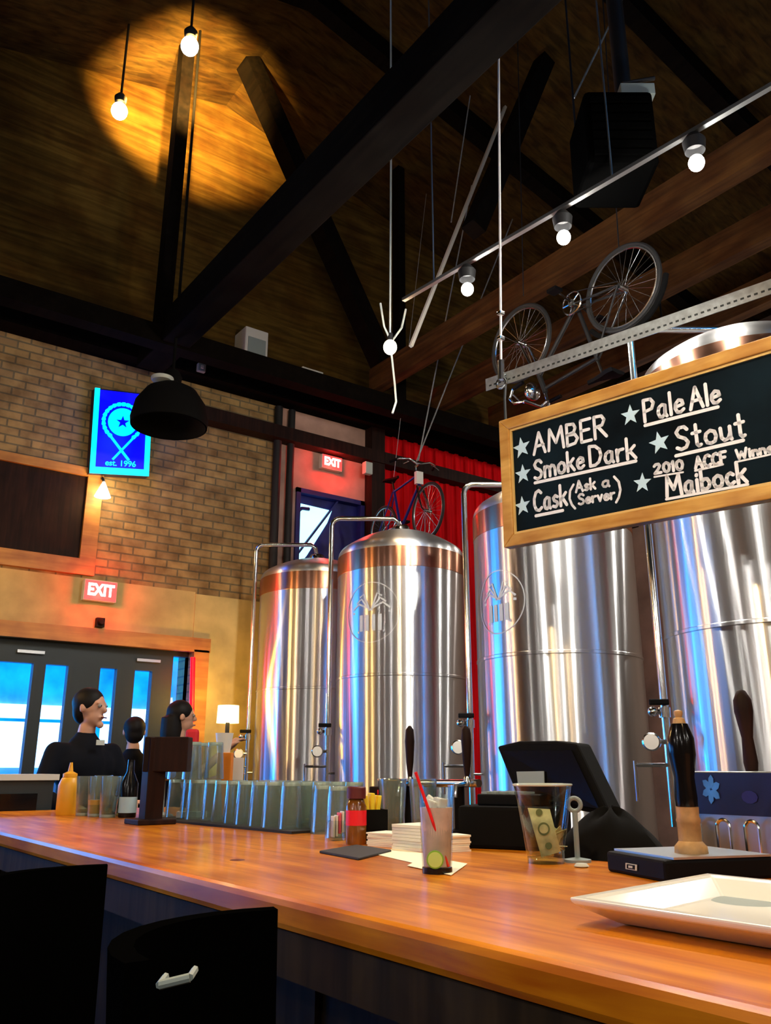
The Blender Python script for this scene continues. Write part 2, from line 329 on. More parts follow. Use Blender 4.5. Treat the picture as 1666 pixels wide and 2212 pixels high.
# two unseen leaves added for blue tank reflections, filling the rest of the opening
more = [(DX0 + .1, DX0 + .75), (DX0 + .95, leaf[0][0] - .12)]
fr.bbox((DX0, WY + .06, 0), (DX0 + .1, WY + .14, DZ)); fr.bbox((DX0 + .75, WY + .06, 0), (DX0 + .95, WY + .14, DZ))
for a, c in more: fr.bbox((a, WY + .06, 2.12), (c, WY + .14, DZ)); fr.bbox((a, WY + .06, 0), (c, WY + .14, .22))
fr.build('door_frame', 'door_frame', d1, smooth=False)
for (a, c), t in zip(leaf + more, tops + [2.12, 2.12]):
    g = MB(); g.bbox((a, WY + .095, .22), (c, WY + .105, t)); g.build('pane', 'pane', d1, smooth=False)
hd = MB()
for px in (46, 306): hd.box((px2x(px), WY + .045, 2.21), (.22, .03, .025))
hd.build('door_closer', 'satin_steel', d1, smooth=False)
# unseen blue area lights added outside the glass to streak the tanks
for x0, x1, pw in ((-1.1, 1.1, 130), (-7.5, -2.0, 28)):
    l = bpy.data.lights.new('blue_fill', 'AREA'); l.shape = 'RECTANGLE'; l.size = x1 - x0; l.size_y = 1.85; l.energy = pw; l.color = (0.0, .42, 1)
    o = bpy.data.objects.new('blue_fill', l); COL.objects.link(o); o.location = ((x0 + x1) / 2, WY + .22, 1.2); o.rotation_euler = (PI / 2, 0, PI)
    o.rotation_euler = Vector((0, -1, 0)).to_track_quat('-Z', 'Y').to_euler()
# unseen window added left of the door for blue reflections in the tanks
w4 = bpy.data.objects.new('added_window', None); COL.objects.link(w4); w4.location = (-4.7, WY + .1, 0); tag(w4, kind='structure')
fr = MB()
for k in range(7): fr.bbox((-7.6 + k * .95 - (.05 if k else 0), WY + .06, 0), (-7.6 + k * .95 + .05, WY + .14, DZ))
fr.bbox((-7.6, WY + .061, 2.2), (-1.9, WY + .139, DZ)); fr.bbox((-7.6, WY + .061, 0), (-1.9, WY + .139, .25)); fr.build('window_frame', 'door_frame', w4, smooth=False)
g = MB(); g.bbox((-7.6, WY + .095, .25), (-1.9, WY + .105, 2.2)); g.build('pane', 'pane', w4, smooth=False)
# lit window in the plaster bay: blue roller blind over a bright slanted opening
w1 = bpy.data.objects.new('window_1', None); COL.objects.link(w1); w1.location = (4.7, WY, WZ0); tag(w1, kind='structure')
fr = MB(); T = .05
fr.bbox((WX0, WY - .03, WZ1 - T), (WX1, WY + .1, WZ1)); fr.bbox((WX0, WY - .03, WZ0), (WX1, WY + .1, WZ0 + T)); fr.bbox((WX0, WY - .03, WZ0), (WX0 + T, WY + .1, WZ1)); fr.bbox((WX1 - T, WY - .03, WZ0), (WX1, WY + .1, WZ1))
fr.build('window_frame', 'dark_blue', w1, smooth=False)
def wp(px, py, y): return at(px, py, y=y)
g = MB(); g.bbox((WX0 + T, WY + .06, WZ0 + T), (WX1 - T, WY + .07, WZ1 - T)); g.build('blind', 'dark_blue', w1, smooth=False)
g = MB(); g.prism([wp(*p, WY + .055) for p in ((640, 1086), (716, 1104), (706, 1130), (662, 1200), (638, 1230))], (0, -.01, 0)); g.build('lit_opening', 'screen_lit', w1, smooth=False)
g = MB(); g.tube([wp(636, 1112, WY + .03), wp(652, 1098, WY + .03), wp(668, 1100, WY + .03)], .02, 6); g.beam(wp(640, 1200, WY + .03), wp(735, 1075, WY + .03), .03, .02); g.build('window_stay', 'dark_blue', w1, smooth=False)
# street outside
b = MB(); b.bbox((-30, WY + .3, -.15), (30, 40, -.02)); struct('ground_outside', b, 'street', smooth=False)
sf = thing('street_building', 'blue building across the street with a glowing band for bright daylight', 'building', (0, 19, 0))
b = MB(); b.bbox((-22, 19, -.05), (26, 22, 4.2)); b.build('facade', 'facade', sf, smooth=False)
b = MB(); b.bbox((-22, 18.9, 1.30), (26, 18.99, 2.55)); b.build('daylight_band', 'daylight_glow', sf, smooth=False)  # glowing strip standing in for the bright daylight outside
b = MB()
for k in range(16): b.bbox((-22 + k * 3.1, 18.8, 1.2), (-21.8 + k * 3.1, 18.9, 2.6))
b.bbox((-22, 18.8, 2.2), (26, 18.9, 2.26)); b.build('band_bars', 'facade', sf, smooth=False)

# ------------------------------------------------------------------ roof timbers
bm_ = MB(); bm_.beam((2.52, WY - .2, 5.06), (2.52, -5.8, 5.06), .26, .30); tag(bm_.build('roof_beam', 'beam_wood', smooth=False, bevel=.01), 'thick dark timber beam running from the far wall out over the bar', 'beam')
tr = thing('roof_truss', 'dark timber truss with two posts and a long diagonal brace near the far wall', 'truss', (3.6, 6.7, 5.0))
TY = 6.75
p1t = at(372, 110, y=TY); p1b = at(350, 690, y=TY)
b = MB(); b.beam((p1b.x, TY, 5.0), (p1b.x + .02, TY, roof_z(p1b.x)), .12, .14, (0, 1, 0)); b.build('post', 'beam_wood', tr, smooth=False)
p2 = at(862, 600, y=TY)
b = MB(); b.beam((p2.x, TY, 5.0), (p2.x, TY, roof_z(p2.x)), .09, .12, (0, 1, 0)); b.build('post', 'beam_wood', tr, smooth=False)
q0, q1 = at(520, 100, y=TY), at(775, 670, y=TY); dd = (q1 - q0).normalized(); q0 = q0 + dd * max(0, (q0.z - roof_z(q0.x)) / -dd.z)
b = MB(); b.beam(q0, q1 + dd * .9, .18, .22, (0, 1, 0)); b.build('diagonal_brace', 'beam_wood', tr, smooth=False)
b = MB(); b.beam((-2, TY, 4.98), (9.7, TY, 4.98), .16, .18); b.build('bottom_chord', 'beam_wood', tr, smooth=False)
q0, q1 = at(1110, 290, y=4.5), at(1030, 480, y=4.5); dd = (q0 - q1).normalized(); q0 = q1 + dd * ((roof_z(5.4) - q1.z) / dd.z)
b = MB(); b.beam(q1 - dd * .1, q0 - dd * .1, .15, .15, (0, 1, 0)); tag(b.build('diagonal_brace', 'beam_wood', smooth=False), 'dark slanting brace above the lamps over the tanks', 'beam')
JN = ['first timber joist over the tanks, nearest the hanging lamps', 'second timber joist over the tanks, behind the bright lamps', 'third timber joist over the tanks, towards the right wall', 'fourth timber joist over the tanks, above the red wall', 'fifth timber joist over the tanks, beside the right wall']
for x, lb in zip((4.75, 5.6, 6.45, 7.3, 8.3), JN):
    b = MB(); b.bbox((x - .06, -5.5, 5.07), (x + .06, TY + .0, 5.33)); tag(b.build('roof_joist', 'joist_wood', smooth=False), lb, 'joist', 'timber joists over the tanks')
for k, y in enumerate((5.6, 3.6, 1.2)):
    b = MB(); b.beam((-8.7, y, roof_z(-8.7) - .1), (3.2, y, 8.38), .16, .2); b.beam((3.2, y, 8.38), (9.7, y, roof_z(9.7) - .1), .16, .2)
    struct('ceiling_rafter', b, 'beam_wood', smooth=False)

# ------------------------------------------------------------------ bar counter
bar = thing('bar_counter', 'long orange wooden bar counter running away to the far wall', 'bar', (1.3, 1, 0))
b = MB(); b.bbox((.75, -1.2, BT - .05), (2.0, 4.75, BT)); b.build('countertop', 'bar_wood', bar, smooth=False, bevel=.012)
b = MB(); b.bbox((.76, -1.2, BT - .12), (.80, 4.74, BT - .05)); b.build('edge_board', 'bar_front', bar, smooth=False)
b = MB(); b.bbox((1.0, -1.1, .0), (1.05, 4.7, BT - .05))
for k in range(9): b.bbox((.985, -1.05 + k * .66, .12), (1.0, -1.05 + k * .66 + .06, BT - .12))
b.build('front_panel', 'bar_front', bar, smooth=False)
b = MB(); b.bbox((1.05, 4.66, 0), (1.98, 4.7, BT - .05)); b.bbox((1.94, -1.1, 0), (1.98, 4.7, BT - .05)); b.build('back_panel', 'bar_front', bar, smooth=False)
b = MB(); b.tube([(.86, -1.1, .2), (.86, 4.7, .2)], .022, 10)
for k in range(6): b.tube([(.86, -.9 + k * 1.1, .2), (1.0, -.9 + k * 1.1, .2)], .014, 8)
b.build('foot_rail', 'brass', bar)
cb = thing('back_cabinet', 'dark cabinet with a pale top edge past the left end of the bar', 'cabinet', (.9, 4.95, 0))
zt = 1.245; x1 = at(121, 1672, y=4.8).x
b = MB(); b.bbox((x1 - 1.5, 4.82, 0), (x1, 5.1, zt - .03)); b.build('body', 'door_frame', cb, smooth=False)
b = MB(); b.bbox((x1 - 1.52, 4.80, zt - .03), (x1 + .02, 5.12, zt)); b.build('top', 'pale_grey', cb, smooth=False)
b = MB(); b.bbox((x1 - 1.4, 4.805, .3), (x1 - .08, 4.82, 1.15)); b.build('door', 'black_gloss', cb, smooth=False)

# ------------------------------------------------------------------ brewing tanks
def tank(name, label, cx, cy, R, zs, dome, pipe_z, pipe_bot, emblem=None):
    t = thing('brewing_tank', label, 'tank', (cx, cy, 0), 'stainless steel brewing tanks')
    prof = [(.12, .35), (R * .6, .55), (R, .85), (R, 1.93), (R + .004, 1.935), (R + .004, 1.95), (R, 1.955), (R, zs - .16)]
    b = MB(); b.lathe(prof, (cx, cy, 0), 96); b.build('shell', 'tank_steel', t, ang=30)
    b = MB(); b.lathe([(R, zs - .16), (R + .003, zs - .158), (R + .003, zs - .004), (R, zs)], (cx, cy, 0), 96, cap=False); b.build('reflection_band', 'reflection_tint', t)  # copper tint here paints the orange ceiling reflected in the shoulder
    pr = [(R, zs)]; kr = .10
    for i in range(1, 9): a = PI / 2 * i / 9 * .72; pr.append((R - kr + kr * math.cos(a), zs + kr * math.sin(a)))
    r0, z0 = pr[-1]
    for i in range(1, 15):
        u = i / 14; pr.append((max(r0 * (1 - u), 1e-4), z0 + (dome - (z0 - zs)) * (1 - (1 - u) ** 2) ** 1.0))
    b = MB(); b.lathe(pr, (cx, cy, 0), 96, cap=False); b.build('dome', 'dome_steel', t, ang=60)
    b = MB(); b.lathe([(.075, zs + dome - .02), (.075, zs + dome + .03), (.06, zs + dome + .05), (1e-4, zs + dome + .055)], (cx, cy, 0), 24); b.build('top_fitting', 'chrome', t)
    for k in range(4):
        a = PI / 4 + k * PI / 2; b = MB(); b.tube([(cx + R * .78 * math.cos(a), cy + R * .78 * math.sin(a), z) for z in (0, .75)], .035, 10)
        b.lathe([(.06, 0), (.06, .015), (.04, .02)], (cx + R * .78 * math.cos(a), cy + R * .78 * math.sin(a), 0), 12); b.build('leg', 'satin_steel', t)
    left = -RT; tow = Vector((cx, cy, 0)).normalized() * -1
    p = Vector((cx, cy, 0)) + left * (R + .055) + tow * .05
    pts = [p + Vector((0, 0, pipe_bot)), p + Vector((0, 0, pipe_z - .07))]
    for i in range(1, 6):
        a = PI / 2 * i / 5; pts.append(p + Vector((0, 0, pipe_z - .07 + .07 * math.sin(a))) - left * (.07 - .07 * math.cos(a)))
    e = Vector((cx, cy, pipe_z)) + tow * .05
    pts += [e + left * .06, e + left * .02 + Vector((0, 0, -.03)), e + Vector((0, 0, zs + dome - pipe_z + .02)) - tow * .05]
    b = MB(); b.tube(pts, .02, 12); b.build('vent_pipe', 'chrome', t)
    v = MB(); zz = 1.52; q = p + tow * .01
    v.tube([q + Vector((0, 0, zz)), q + Vector((0, 0, zz + .05))], .03, 10); v.sphere(q + left * .06 + Vector((0, 0, zz + .03)), .026, 8); v.tube([q + Vector((0, 0, zz + .03)), q + left * .06 + Vector((0, 0, zz + .03))], .012, 8)
    vo = v.build('valve', 'chrome', t); v = MB(); v.box(q + left * .02 + Vector((0, 0, zz + .075)) + tow * .03, (.10, .02, .03), Matrix.Rotation(-YAW, 3, 'Z')); v.build('valve_handle', 'black', vo, smooth=False, bevel=.006)
    g = MB(); gc = q + left * .07 + Vector((0, 0, 1.40)) + tow * .05; Q = rot_to(tow); g.lathe([(.045, 0), (.045, .02), (.038, .026)], gc, 24, Q); g.tube([gc, gc - left * .07], .012, 8); go = g.build('pressure_gauge', 'chrome', t)
    g = MB(); g.lathe([(.037, .026), (1e-4, .027)], gc, 24, Q, cap=False); g.build('dial', 'white', go)
    g = MB(); g.tube([q + Vector((0, 0, 1.29)), q + left * .17 + Vector((0, 0, 1.29))], .01, 8); g.tube([q + Vector((0, 0, 1.24)) - left * .10, q + Vector((0, 0, 1.24))], .008, 8)
    g.tube([q + left * .17 + Vector((0, 0, z)) for z in (1.31, 1.12)], .009, 8); g.build('sample_pipe', 'chrome', t)
    if emblem:
        px, py, rad = emblem
        # where the pixel's ray meets the shell
        d = ray(px, py); o = CAM - Vector((cx, cy, 0)); A = d.x ** 2 + d.y ** 2; B = 2 * (o.x * d.x + o.y * d.y); Cc = o.x ** 2 + o.y ** 2 - (R + .002) ** 2
        hit = CAM + d * ((-B - math.sqrt(B * B - 4 * A * Cc)) / (2 * A)); a0 = math.atan2(hit.y - cy, hit.x - cx); z0 = hit.z
        def on(u, v, e=.0025): a = a0 + u / R; return Vector((cx + (R + e) * math.cos(a), cy + (R + e) * math.sin(a), z0 + v))
        def strip(pp, wd):
            m = MB.__new__(MB); m.__init__(); n = len(pp); vs = []
            for i in range(n):
                a = Vector(pp[max(i - 1, 0)]); c = Vector(pp[min(i + 1, n - 1)]); dr = (c - a).normalized(); nr = Vector((-dr.y, dr.x))
                for s_ in (-1, 1): vs.append(on(pp[i][0] + nr.x * wd * s_ / 2, pp[i][1] + nr.y * wd * s_ / 2))
            em.add(vs, [(2 * i, 2 * i + 1, 2 * i + 3, 2 * i + 2) for i in range(n - 1)])
        em = MB()
        strip([(rad * math.cos(2 * PI * k / 48), rad * math.sin(2 * PI * k / 48)) for k in range(49)], .007)
        strip([(-rad * .72, .0), (0, .02), (rad * .72, 0)], .016)
        for u in (-.35, -.12, .12, .35): strip([(u * rad, -.62 * rad), (u * rad, -.08 * rad)], .03)
        strip([(-rad * .5, -rad * .64), (rad * .5, -rad * .64)], .016)
        for s_ in (-1, 1):
            for k in range(3): strip([(s_ * rad * .05, rad * .12), (s_ * rad * (.25 + .1 * k), rad * (.62 - .16 * k)), (s_ * rad * (.42 + .14 * k), rad * (.52 - .2 * k))], .014)
        em.build('etched_emblem', 'etched', t, smooth=False)
    return t
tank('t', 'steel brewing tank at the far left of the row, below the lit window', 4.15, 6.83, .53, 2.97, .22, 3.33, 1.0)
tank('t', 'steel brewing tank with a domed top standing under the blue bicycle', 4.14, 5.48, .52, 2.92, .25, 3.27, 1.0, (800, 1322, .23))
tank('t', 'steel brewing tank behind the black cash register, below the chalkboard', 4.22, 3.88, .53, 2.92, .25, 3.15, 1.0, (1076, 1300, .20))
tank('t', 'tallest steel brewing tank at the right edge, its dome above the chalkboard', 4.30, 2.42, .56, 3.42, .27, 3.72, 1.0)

# ================================================================== lamps
CONZ = 4.28
def spot_lamp(label, c, stem_to, power, col, rad=.045, up=.07, bulb='bulb', can=True, down=False):
    """small can spot: stem, can, bulb"""
    c = Vector(c); t = thing('spot_lamp', label, 'lamp', c)
    b = MB(); b.tube([c + Vector((0, 0, up + .06)), Vector((c.x, c.y, stem_to))], .012, 8); b.build('stem', 'iron', t)
    if can: b = MB(); b.lathe([(.05, up + .0), (.058, up + .06), (.03, up + .1), (1e-4, up + .1)], c, 20, cap=False); b.build('can', 'iron', t)
    b = MB(); b.sphere(c, rad, 10, (1, 1, 1.1)); b.build('bulb', bulb, t)
    if down: lamp_light(t, c, power * .36, col, rad + .012); lamp_light(t, c - Vector((0, 0, .01)), power * .9, col, rad + .012, 'SPOT', c - Vector((0, 0, 1)), 158, .35)
    else: lamp_light(t, c, power, col, rad + .012)
    return t
TRK = [at(1010, 625, z=4.2), at(1218, 513, z=4.2), at(1505, 352, z=4.2)]
names = ['white spot lamp on the pale rail, nearest the hanging bulb', 'white spot lamp on the pale rail, middle one over the tanks', 'greenish white spot lamp at the upper right, alone near the black heater']
b = MB(); y0 = TRK[0].y + .55; xm = sum(p.x for p in TRK) / 3
a_, c_ = TRK[0], TRK[2]; dr = (c_ - a_).normalized()
b.beam(a_ - dr * .6 + Vector((0, 0, .19)), c_ + dr * 2.2 + Vector((0, 0, .19)), .03, .022)
for s_ in (-.3, 1.1, 3.2): q = a_ + dr * s_ + Vector((0, 0, .20)); b.tube([q, (q.x, q.y, roof_z(q.x))], .006, 6)
tag(b.build('lamp_rail', 'satin_steel', smooth=False), 'thin pale rail on wires carrying the spot lamps over the tanks', 'rail')
for p, n in zip(TRK, names): spot_lamp(n, p, p.z + .178, P_TRACK, C_WHITE, .04, down=True)
# the bare bulb hanging on a long cord, with curled wires
pc = at(843, 750, z=4.25); t = thing('hanging_bulb', 'warm bare bulb on a long cord with curled wires beside it', 'lamp', pc)
b = MB(); b.tube([pc + Vector((0, 0, .10)), at(845, 310, y=pc.y)], .008, 6); q = at(845, 310, y=pc.y); b.tube([q, (q.x, q.y, roof_z(q.x))], .008, 6); b.build('cord', 'pale_grey', t)
b = MB(); b.tube([pc + Vector((0, 0, .04)), pc + Vector((0, 0, .11))], .022, 10); b.build('socket', 'iron', t)
b = MB(); b.sphere(pc, .05, 10, (1, 1, 1.15)); b.build('bulb', 'bulb_warm', t)
b = MB()
for ps in ([(845, 738), (830, 705), (822, 655)], [(846, 738), (868, 708), (877, 668)], [(846, 765), (853, 830), (856, 868), (848, 893)]):
    b.tube([at(*p, y=pc.y) for p in ps], .008, 6)
b.build('curled_wire', 'pale_grey', t); lamp_light(t, pc, P_TRACK * .9, (1, .66, .36), .055)
LZ = 7.15
for (px, py), n in (((57, 485), 'small white spot lamp at the left edge of the ceiling'), ((258, 240), 'white spot lamp lighting the yellow planks, lower one beside the post'), ((410, 100), 'white spot lamp at the very top, right of the dark post')):
    p = at(px, py, z=LZ if px > 100 else 6.4)
    t = spot_lamp(n, p, roof_z(p.x), 4 if px > 100 else 10, C_WHITE, .075 if px > 100 else .045, .09)
    if px > 100: lamp_light(t, p + Vector((.05, -.05, .05)), P_LEFT * (.30 if px < 300 else 1), (1, .55, .12), .05, 'SPOT', at(*((335, 205) if px < 300 else (400, 235)), y=WY), 64 if px > 300 else 78, .9)
# cone wall lamp under the blue sign
p = at(223, 1057, y=WY - .12); t = thing('cone_lamp', 'small glowing cone lamp on the brick wall under the blue sign', 'lamp', (p.x, WY, p.z))
b = MB(); b.lathe([(.072, -.07), (.01, .07)], p, 20, cap=True); b.build('shade', 'bulb_warm', t)
b = MB(); b.tube([p + Vector((0, 0, .07)), p + Vector((0, .05, .12)), (p.x, WY, p.z + .12)], .012, 8); b.build('bracket', 'iron', t); lamp_light(t, p + Vector((0, -.1, -.05)), 9, C_WARM, .05)
# unseen pendants added outside the picture to light bar and wall and streak tanks
def pendant(label, c, power, col, rad=.06, group=None, top=None):
    c = Vector(c); t = thing('added_pendant', label, 'lamp', c, group)
    b = MB(); b.tube([c + Vector((0, 0, .2)), (c.x, c.y, top or roof_z(c.x))], .008, 6); b.build('cord', 'iron', t)
    b = MB(); b.lathe([(.15, -.02), (.06, .14), (.03, .22), (1e-4, .22)], c, 24, cap=False); b.build('shade', 'iron', t)
    b = MB(); b.sphere(c, .045, 8); b.build('bulb', 'bulb_warm', t); lamp_light(t, c - Vector((0, 0, .06)), power, col, rad)
for c, q_ in (((.65, 1.25, 3.2), 1.4), ((1.5, .1, 3.15), .5), ((1.2, -1.2, 3.15), .5)): pendant('unseen pendant lamp added to light the bar counter, outside the picture', c, P_BAR * q_, C_BAR, .06, 'added pendants over the bar')
for c in ((-1.6, 1.2, 3.2), (-2.2, -1.5, 3.2), (.2, -3.2, 3.2), (-4.5, 3.2, 3.2), (3.0, -3.6, 3.2), (-3.6, -4.0, 3.2), (-3.2, .4, 3.2), (-6.0, .8, 3.2), (1.6, -4.8, 3.2)): pendant('unseen pendant lamp added in the room to streak the tanks', c, P_ROOM, C_WHITE, .05, 'added pendants in the room')
for c, q_ in (((-.2, 6.0, 2.9), 1), ((.1, 5.2, 2.9), .8)): pendant('unseen pendant lamp added to light the brick wall', c, P_WALL * q_, C_WARM, .08, 'added pendants by the brick wall')

for c, lb in (((5.2, .5, 4.3), 'near the right tank'), ((6.6, 1.9, 4.3), 'behind the right tank'), ((7.4, 3.3, 4.4), 'by the right wall')):  # unseen spots added to brighten the right sides of the tanks
    spot_lamp('unseen spot lamp added to light the tanks, outside the picture, ' + lb, c, roof_z(c[0]), P_TRACK * .9, C_WHITE, .05, down=True)
c = Vector((8.0, 5.4, 4.75)); spot_lamp('hidden spot lamp added to light the red wall, behind the tanks and the chalkboard', c, roof_z(c.x), 150, (1, .85, .75), .05)  # unseen lamp added to brighten the red wall
# unseen spot added above the bar to brighten the chalkboard
c = Vector((1.75, 1.15, 4.2)); t = spot_lamp('unseen spot lamp added above the bar to brighten the chalkboard', c, roof_z(c.x), 2, C_WHITE, .04)
lamp_light(t, c, 330, (1, .93, .82), .05, 'SPOT', (3.1, 2.3, 2.7), 42, .5)

# ================================================================== signs
def exit_sign(label, px0, px1, py0, py1, letters=True):
    a, c = at(px0, py0, y=WY - .06), at(px1, py1, y=WY - .06); w_, h_ = c.x - a.x, a.z - c.z; m = (a + c) / 2
    t = thing('exit_sign', label, 'sign', (m.x, WY, c.z))
    b = MB(); b.box((m.x, WY - .035, m.z), (w_, .07, h_)); b.build('housing', 'white_box', t, smooth=False, bevel=.006)
    b = MB(); b.box((m.x, WY - .073, m.z), (w_ * .95, .006, h_ * .92)); b.build('face', 'exit_face', t, smooth=False)
    text_mesh('EXIT', h_ * .78, lambda x, y, z: Vector((m.x + x * w_ / h_ * .50, WY - .078 - z, m.z + y)), 'lettering', 'exit_letter', t, .004, .006)
    lamp_light(t, (m.x, WY - .16, m.z - .02), 13 if px0 < 400 else 12, (1, .02, .01), .04)
exit_sign('red lit EXIT sign on the brick wall above the glass door', 183, 250, 1250, 1303)
exit_sign('red lit EXIT sign on the pink wall above the lit window', 695, 738, 980, 1020)
# blue lit sign with star and wreath
def bs(px, py, y=WY - .10): return at(px, py, y=y)
TL, BL, BR = bs(205, 838), bs(193, 1022), bs(321, 1029)
P0 = BL; U = BR - BL; V = TL - BL
t = thing('blue_sign', 'glowing blue sign with star, wreath and cyan edge on the brick wall', 'sign', (BL.x + .3, WY, BL.z))
def sg(u, v, d=0): return P0 + U * u + V * v + Vector((0, -d, 0))
b = MB(); b.prism([sg(0, 0), sg(1, 0), sg(1, 1), sg(0, 1)], (0, .09, 0)); b.build('box', 'navy', t, smooth=False)
b = MB(); b.prism([sg(.07, .06, .004), sg(.92, .06, .004), sg(.92, .985, .004), sg(.07, .985, .004)], (0, .004, 0)); b.build('face', 'sign_blue', t, smooth=False)
for n_, q in (('edge_strip', [(0, 0), (.085, 0), (.085, 1), (0, 1)]), ('edge_strip', [(.085, 0), (.91, 0), (.91, .075), (.085, .075)]), ('edge_strip', [(.91, 0), (1, 0), (1, 1), (.91, 1)])):
    b = MB(); b.prism([sg(u, v, .01) for u, v in q], (0, .012, 0)); b.build(n_, 'sign_cyan', t, smooth=False)
su, sv = U.length, V.length
def sp(x, y, d=.012): return sg(x, y, d)
b = MB(); cx_, cy_, ru = .50, .62, .25; rv = ru * su / sv; n = 40
star = [(cx_ + (ru * .50 if k % 2 == 0 else ru * .20) * math.sin(PI * k / 5), cy_ + (rv * .50 if k % 2 == 0 else rv * .20) * math.cos(PI * k / 5)) for k in range(10)]
circ = []
for k in range(10):   # disc with the star cut out: ten sectors
    a0, a1 = PI * k / 5, PI * (k + 1) / 5; s0, s1 = star[k], star[(k + 1) % 10]
    arc = [(cx_ + ru * math.sin(a0 + (a1 - a0) * i / 6), cy_ + rv * math.cos(a0 + (a1 - a0) * i / 6)) for i in range(7)]
    b.prism([sp(*p) for p in [s0] + arc + [s1]], (0, .006, 0))
b.build('star_disc', 'sign_cyan', t, smooth=False)
b = MB()
for sgn in (-1, 1):
    for k in range(12):
        a = math.radians(20 + k * 11.5); r1 = 1.32; c0 = (cx_ - sgn * math.sin(PI - a + .5) * ru * r1, cy_ + math.cos(PI - a + .5) * -rv * r1)
        a_ = math.radians(-50 + k * 14); c0 = (cx_ + sgn * math.cos(a_) * ru * 1.30, cy_ + math.sin(a_) * rv * 1.30)
        tx, ty = -sgn * math.sin(a_), math.cos(a_); nx, ny = sgn * math.cos(a_), math.sin(a_)
        L_, W_ = .062, .036
        pts = [(-1, 0), (-.3, -1), (.5, -.7), (1, 0), (.5, .7), (-.3, 1)]
        b.prism([sp(c0[0] + (tx * L_ * u + nx * W_ * v), c0[1] + (ty * L_ * u + ny * W_ * v) * su / sv) for u, v in pts], (0, .006, 0))
    b.beam(sp(cx_ + sgn * ru * .85, cy_ - rv * 1.0), sp(cx_ - sgn * ru * .55, .17), .02, .014, (0, 1, 0))
b.build('wreath', 'sign_cyan', t, smooth=False)
text_mesh('est. 1996', .078, lambda x, y, z: sp(.5 + x / su, .125 + y / sv, .014 + z) - Vector((0, 0, x * .0)), 'lettering', 'sign_cyan', t, .004, .0012)
lamp_light(t, (BL.x + .25, WY - .35, BL.z + .4), 7, (.02, .10, 1), .15)
# black pendant shade in front of the sign
p = at(368, 884, y=6.55); t = thing('black_pendant', 'big black dome pendant lamp, unlit, in front of the blue sign', 'lamp', p)
b = MB(); R_ = .32; b.lathe([(R_, -.16), (R_ * 1.02, -.10), (R_ * .93, .04), (R_ * .68, .16), (R_ * .3, .23), (1e-3, .245)], p, 40, cap=False); b.lathe([(R_ * .96, -.16), (R_ * .9, .02), (R_ * .5, .17), (1e-3, .22)], p, 40, cap=False); b.build('shade', 'matte_black', t)
b = MB(); b.lathe([(.07, .22), (.08, .30), (.05, .36)], p, 16); b.tube([p + Vector((0, 0, .35)), (p.x, p.y, roof_z(p.x))], .014, 8); b.build('stem', 'matte_black', t)
b = MB(); b.lathe([(.085, .245), (.095, .26), (.095, .275), (.08, .28)], p + Vector((-.11, -.05, -.03)), 20); b.build('highlight_disc', 'pale_grey', t)  # pale disc painting a highlight on top of the black shade
# electric boxes on the wall plate, conduit
for px0, px1, py0, py1, lb in ((530, 575, 705, 795, 'tall pale electrical box standing on the dark wall beam'), (652, 696, 792, 845, 'square white electrical box on the wall beam, near the bulb'), (427, 443, 784, 806, 'tiny grey junction box at the left of the wall beam')):
    a, c = at(px0, py0, y=WY - .24), at(px1, py1, y=WY - .24); c.z = min(c.z, 5.318) if False else c.z
    t = thing('electrical_box', lb, 'box', ((a.x + c.x) / 2, WY - .2, c.z))
    b = MB(); b.bbox((a.x, WY - .26, c.z), (c.x, WY - .0, a.z)); b.build('body', 'white_box' if px0 > 500 else 'grey', t, smooth=False, bevel=.008)
    b = MB(); b.bbox((a.x + .03, WY - .27, c.z + .03), (c.x - .03, WY - .26, c.z + (a.z - c.z) * .72)); b.build('cover', 'white_box' if px0 != 530 else 'grey', t, smooth=False)
b = MB(); b.tube([at(575, 785, y=WY - .3), at(640, 812, y=WY - .3), at(655, 822, y=WY - .28)], .018, 8); tag(b.build('conduit', 'pale_grey'), 'short pale conduit joining the two electrical boxes on the beam', 'conduit')
b = MB(); q = at(600, 1000, y=WY - .07); b.tube([(q.x, WY - .05, 2.4), (q.x, WY - .05, 4.97)], .045, 12); b.tube([(q.x + .16, WY - .05, 2.4), (q.x + .16, WY - .05, 4.97)], .04, 12); tag(b.build('downpipe', 'iron'), 'pair of dark pipes running up the wall where the brick ends', 'pipe')
p = at(794, 1012, y=WY - .17); b = MB(); b.box(p, (.10, .07, .14)); tag(b.build('wall_speaker', 'pale_grey', smooth=False, bevel=.01), 'small grey box fixed to the dark pillar by the exit sign', 'box')
p = at(216, 1345, y=WY - .03); b = MB(); b.box(p, (.07, .05, .08)); b.lathe([(.03, 0), (.02, .03)], p + Vector((0, -.025, 0)), 16, rot_to((0, -1, 0))); tag(b.build('fire_alarm', 'dark_wood', smooth=False), 'small dark device on the tan wall under the EXIT sign', 'alarm')
b = MB(); b.tube([at(417, 1420, y=WY - .1), at(414, 1560, y=WY - .1)], .022, 10); tag(b.build('neon_tube', 'neon_red'), 'red neon tube standing upright at the right door frame', 'neon light')
lamp_light(bpy.data.objects['neon_tube'], at(416, 1450, y=WY - .25), 1.5, (1, .01, .01), .05)

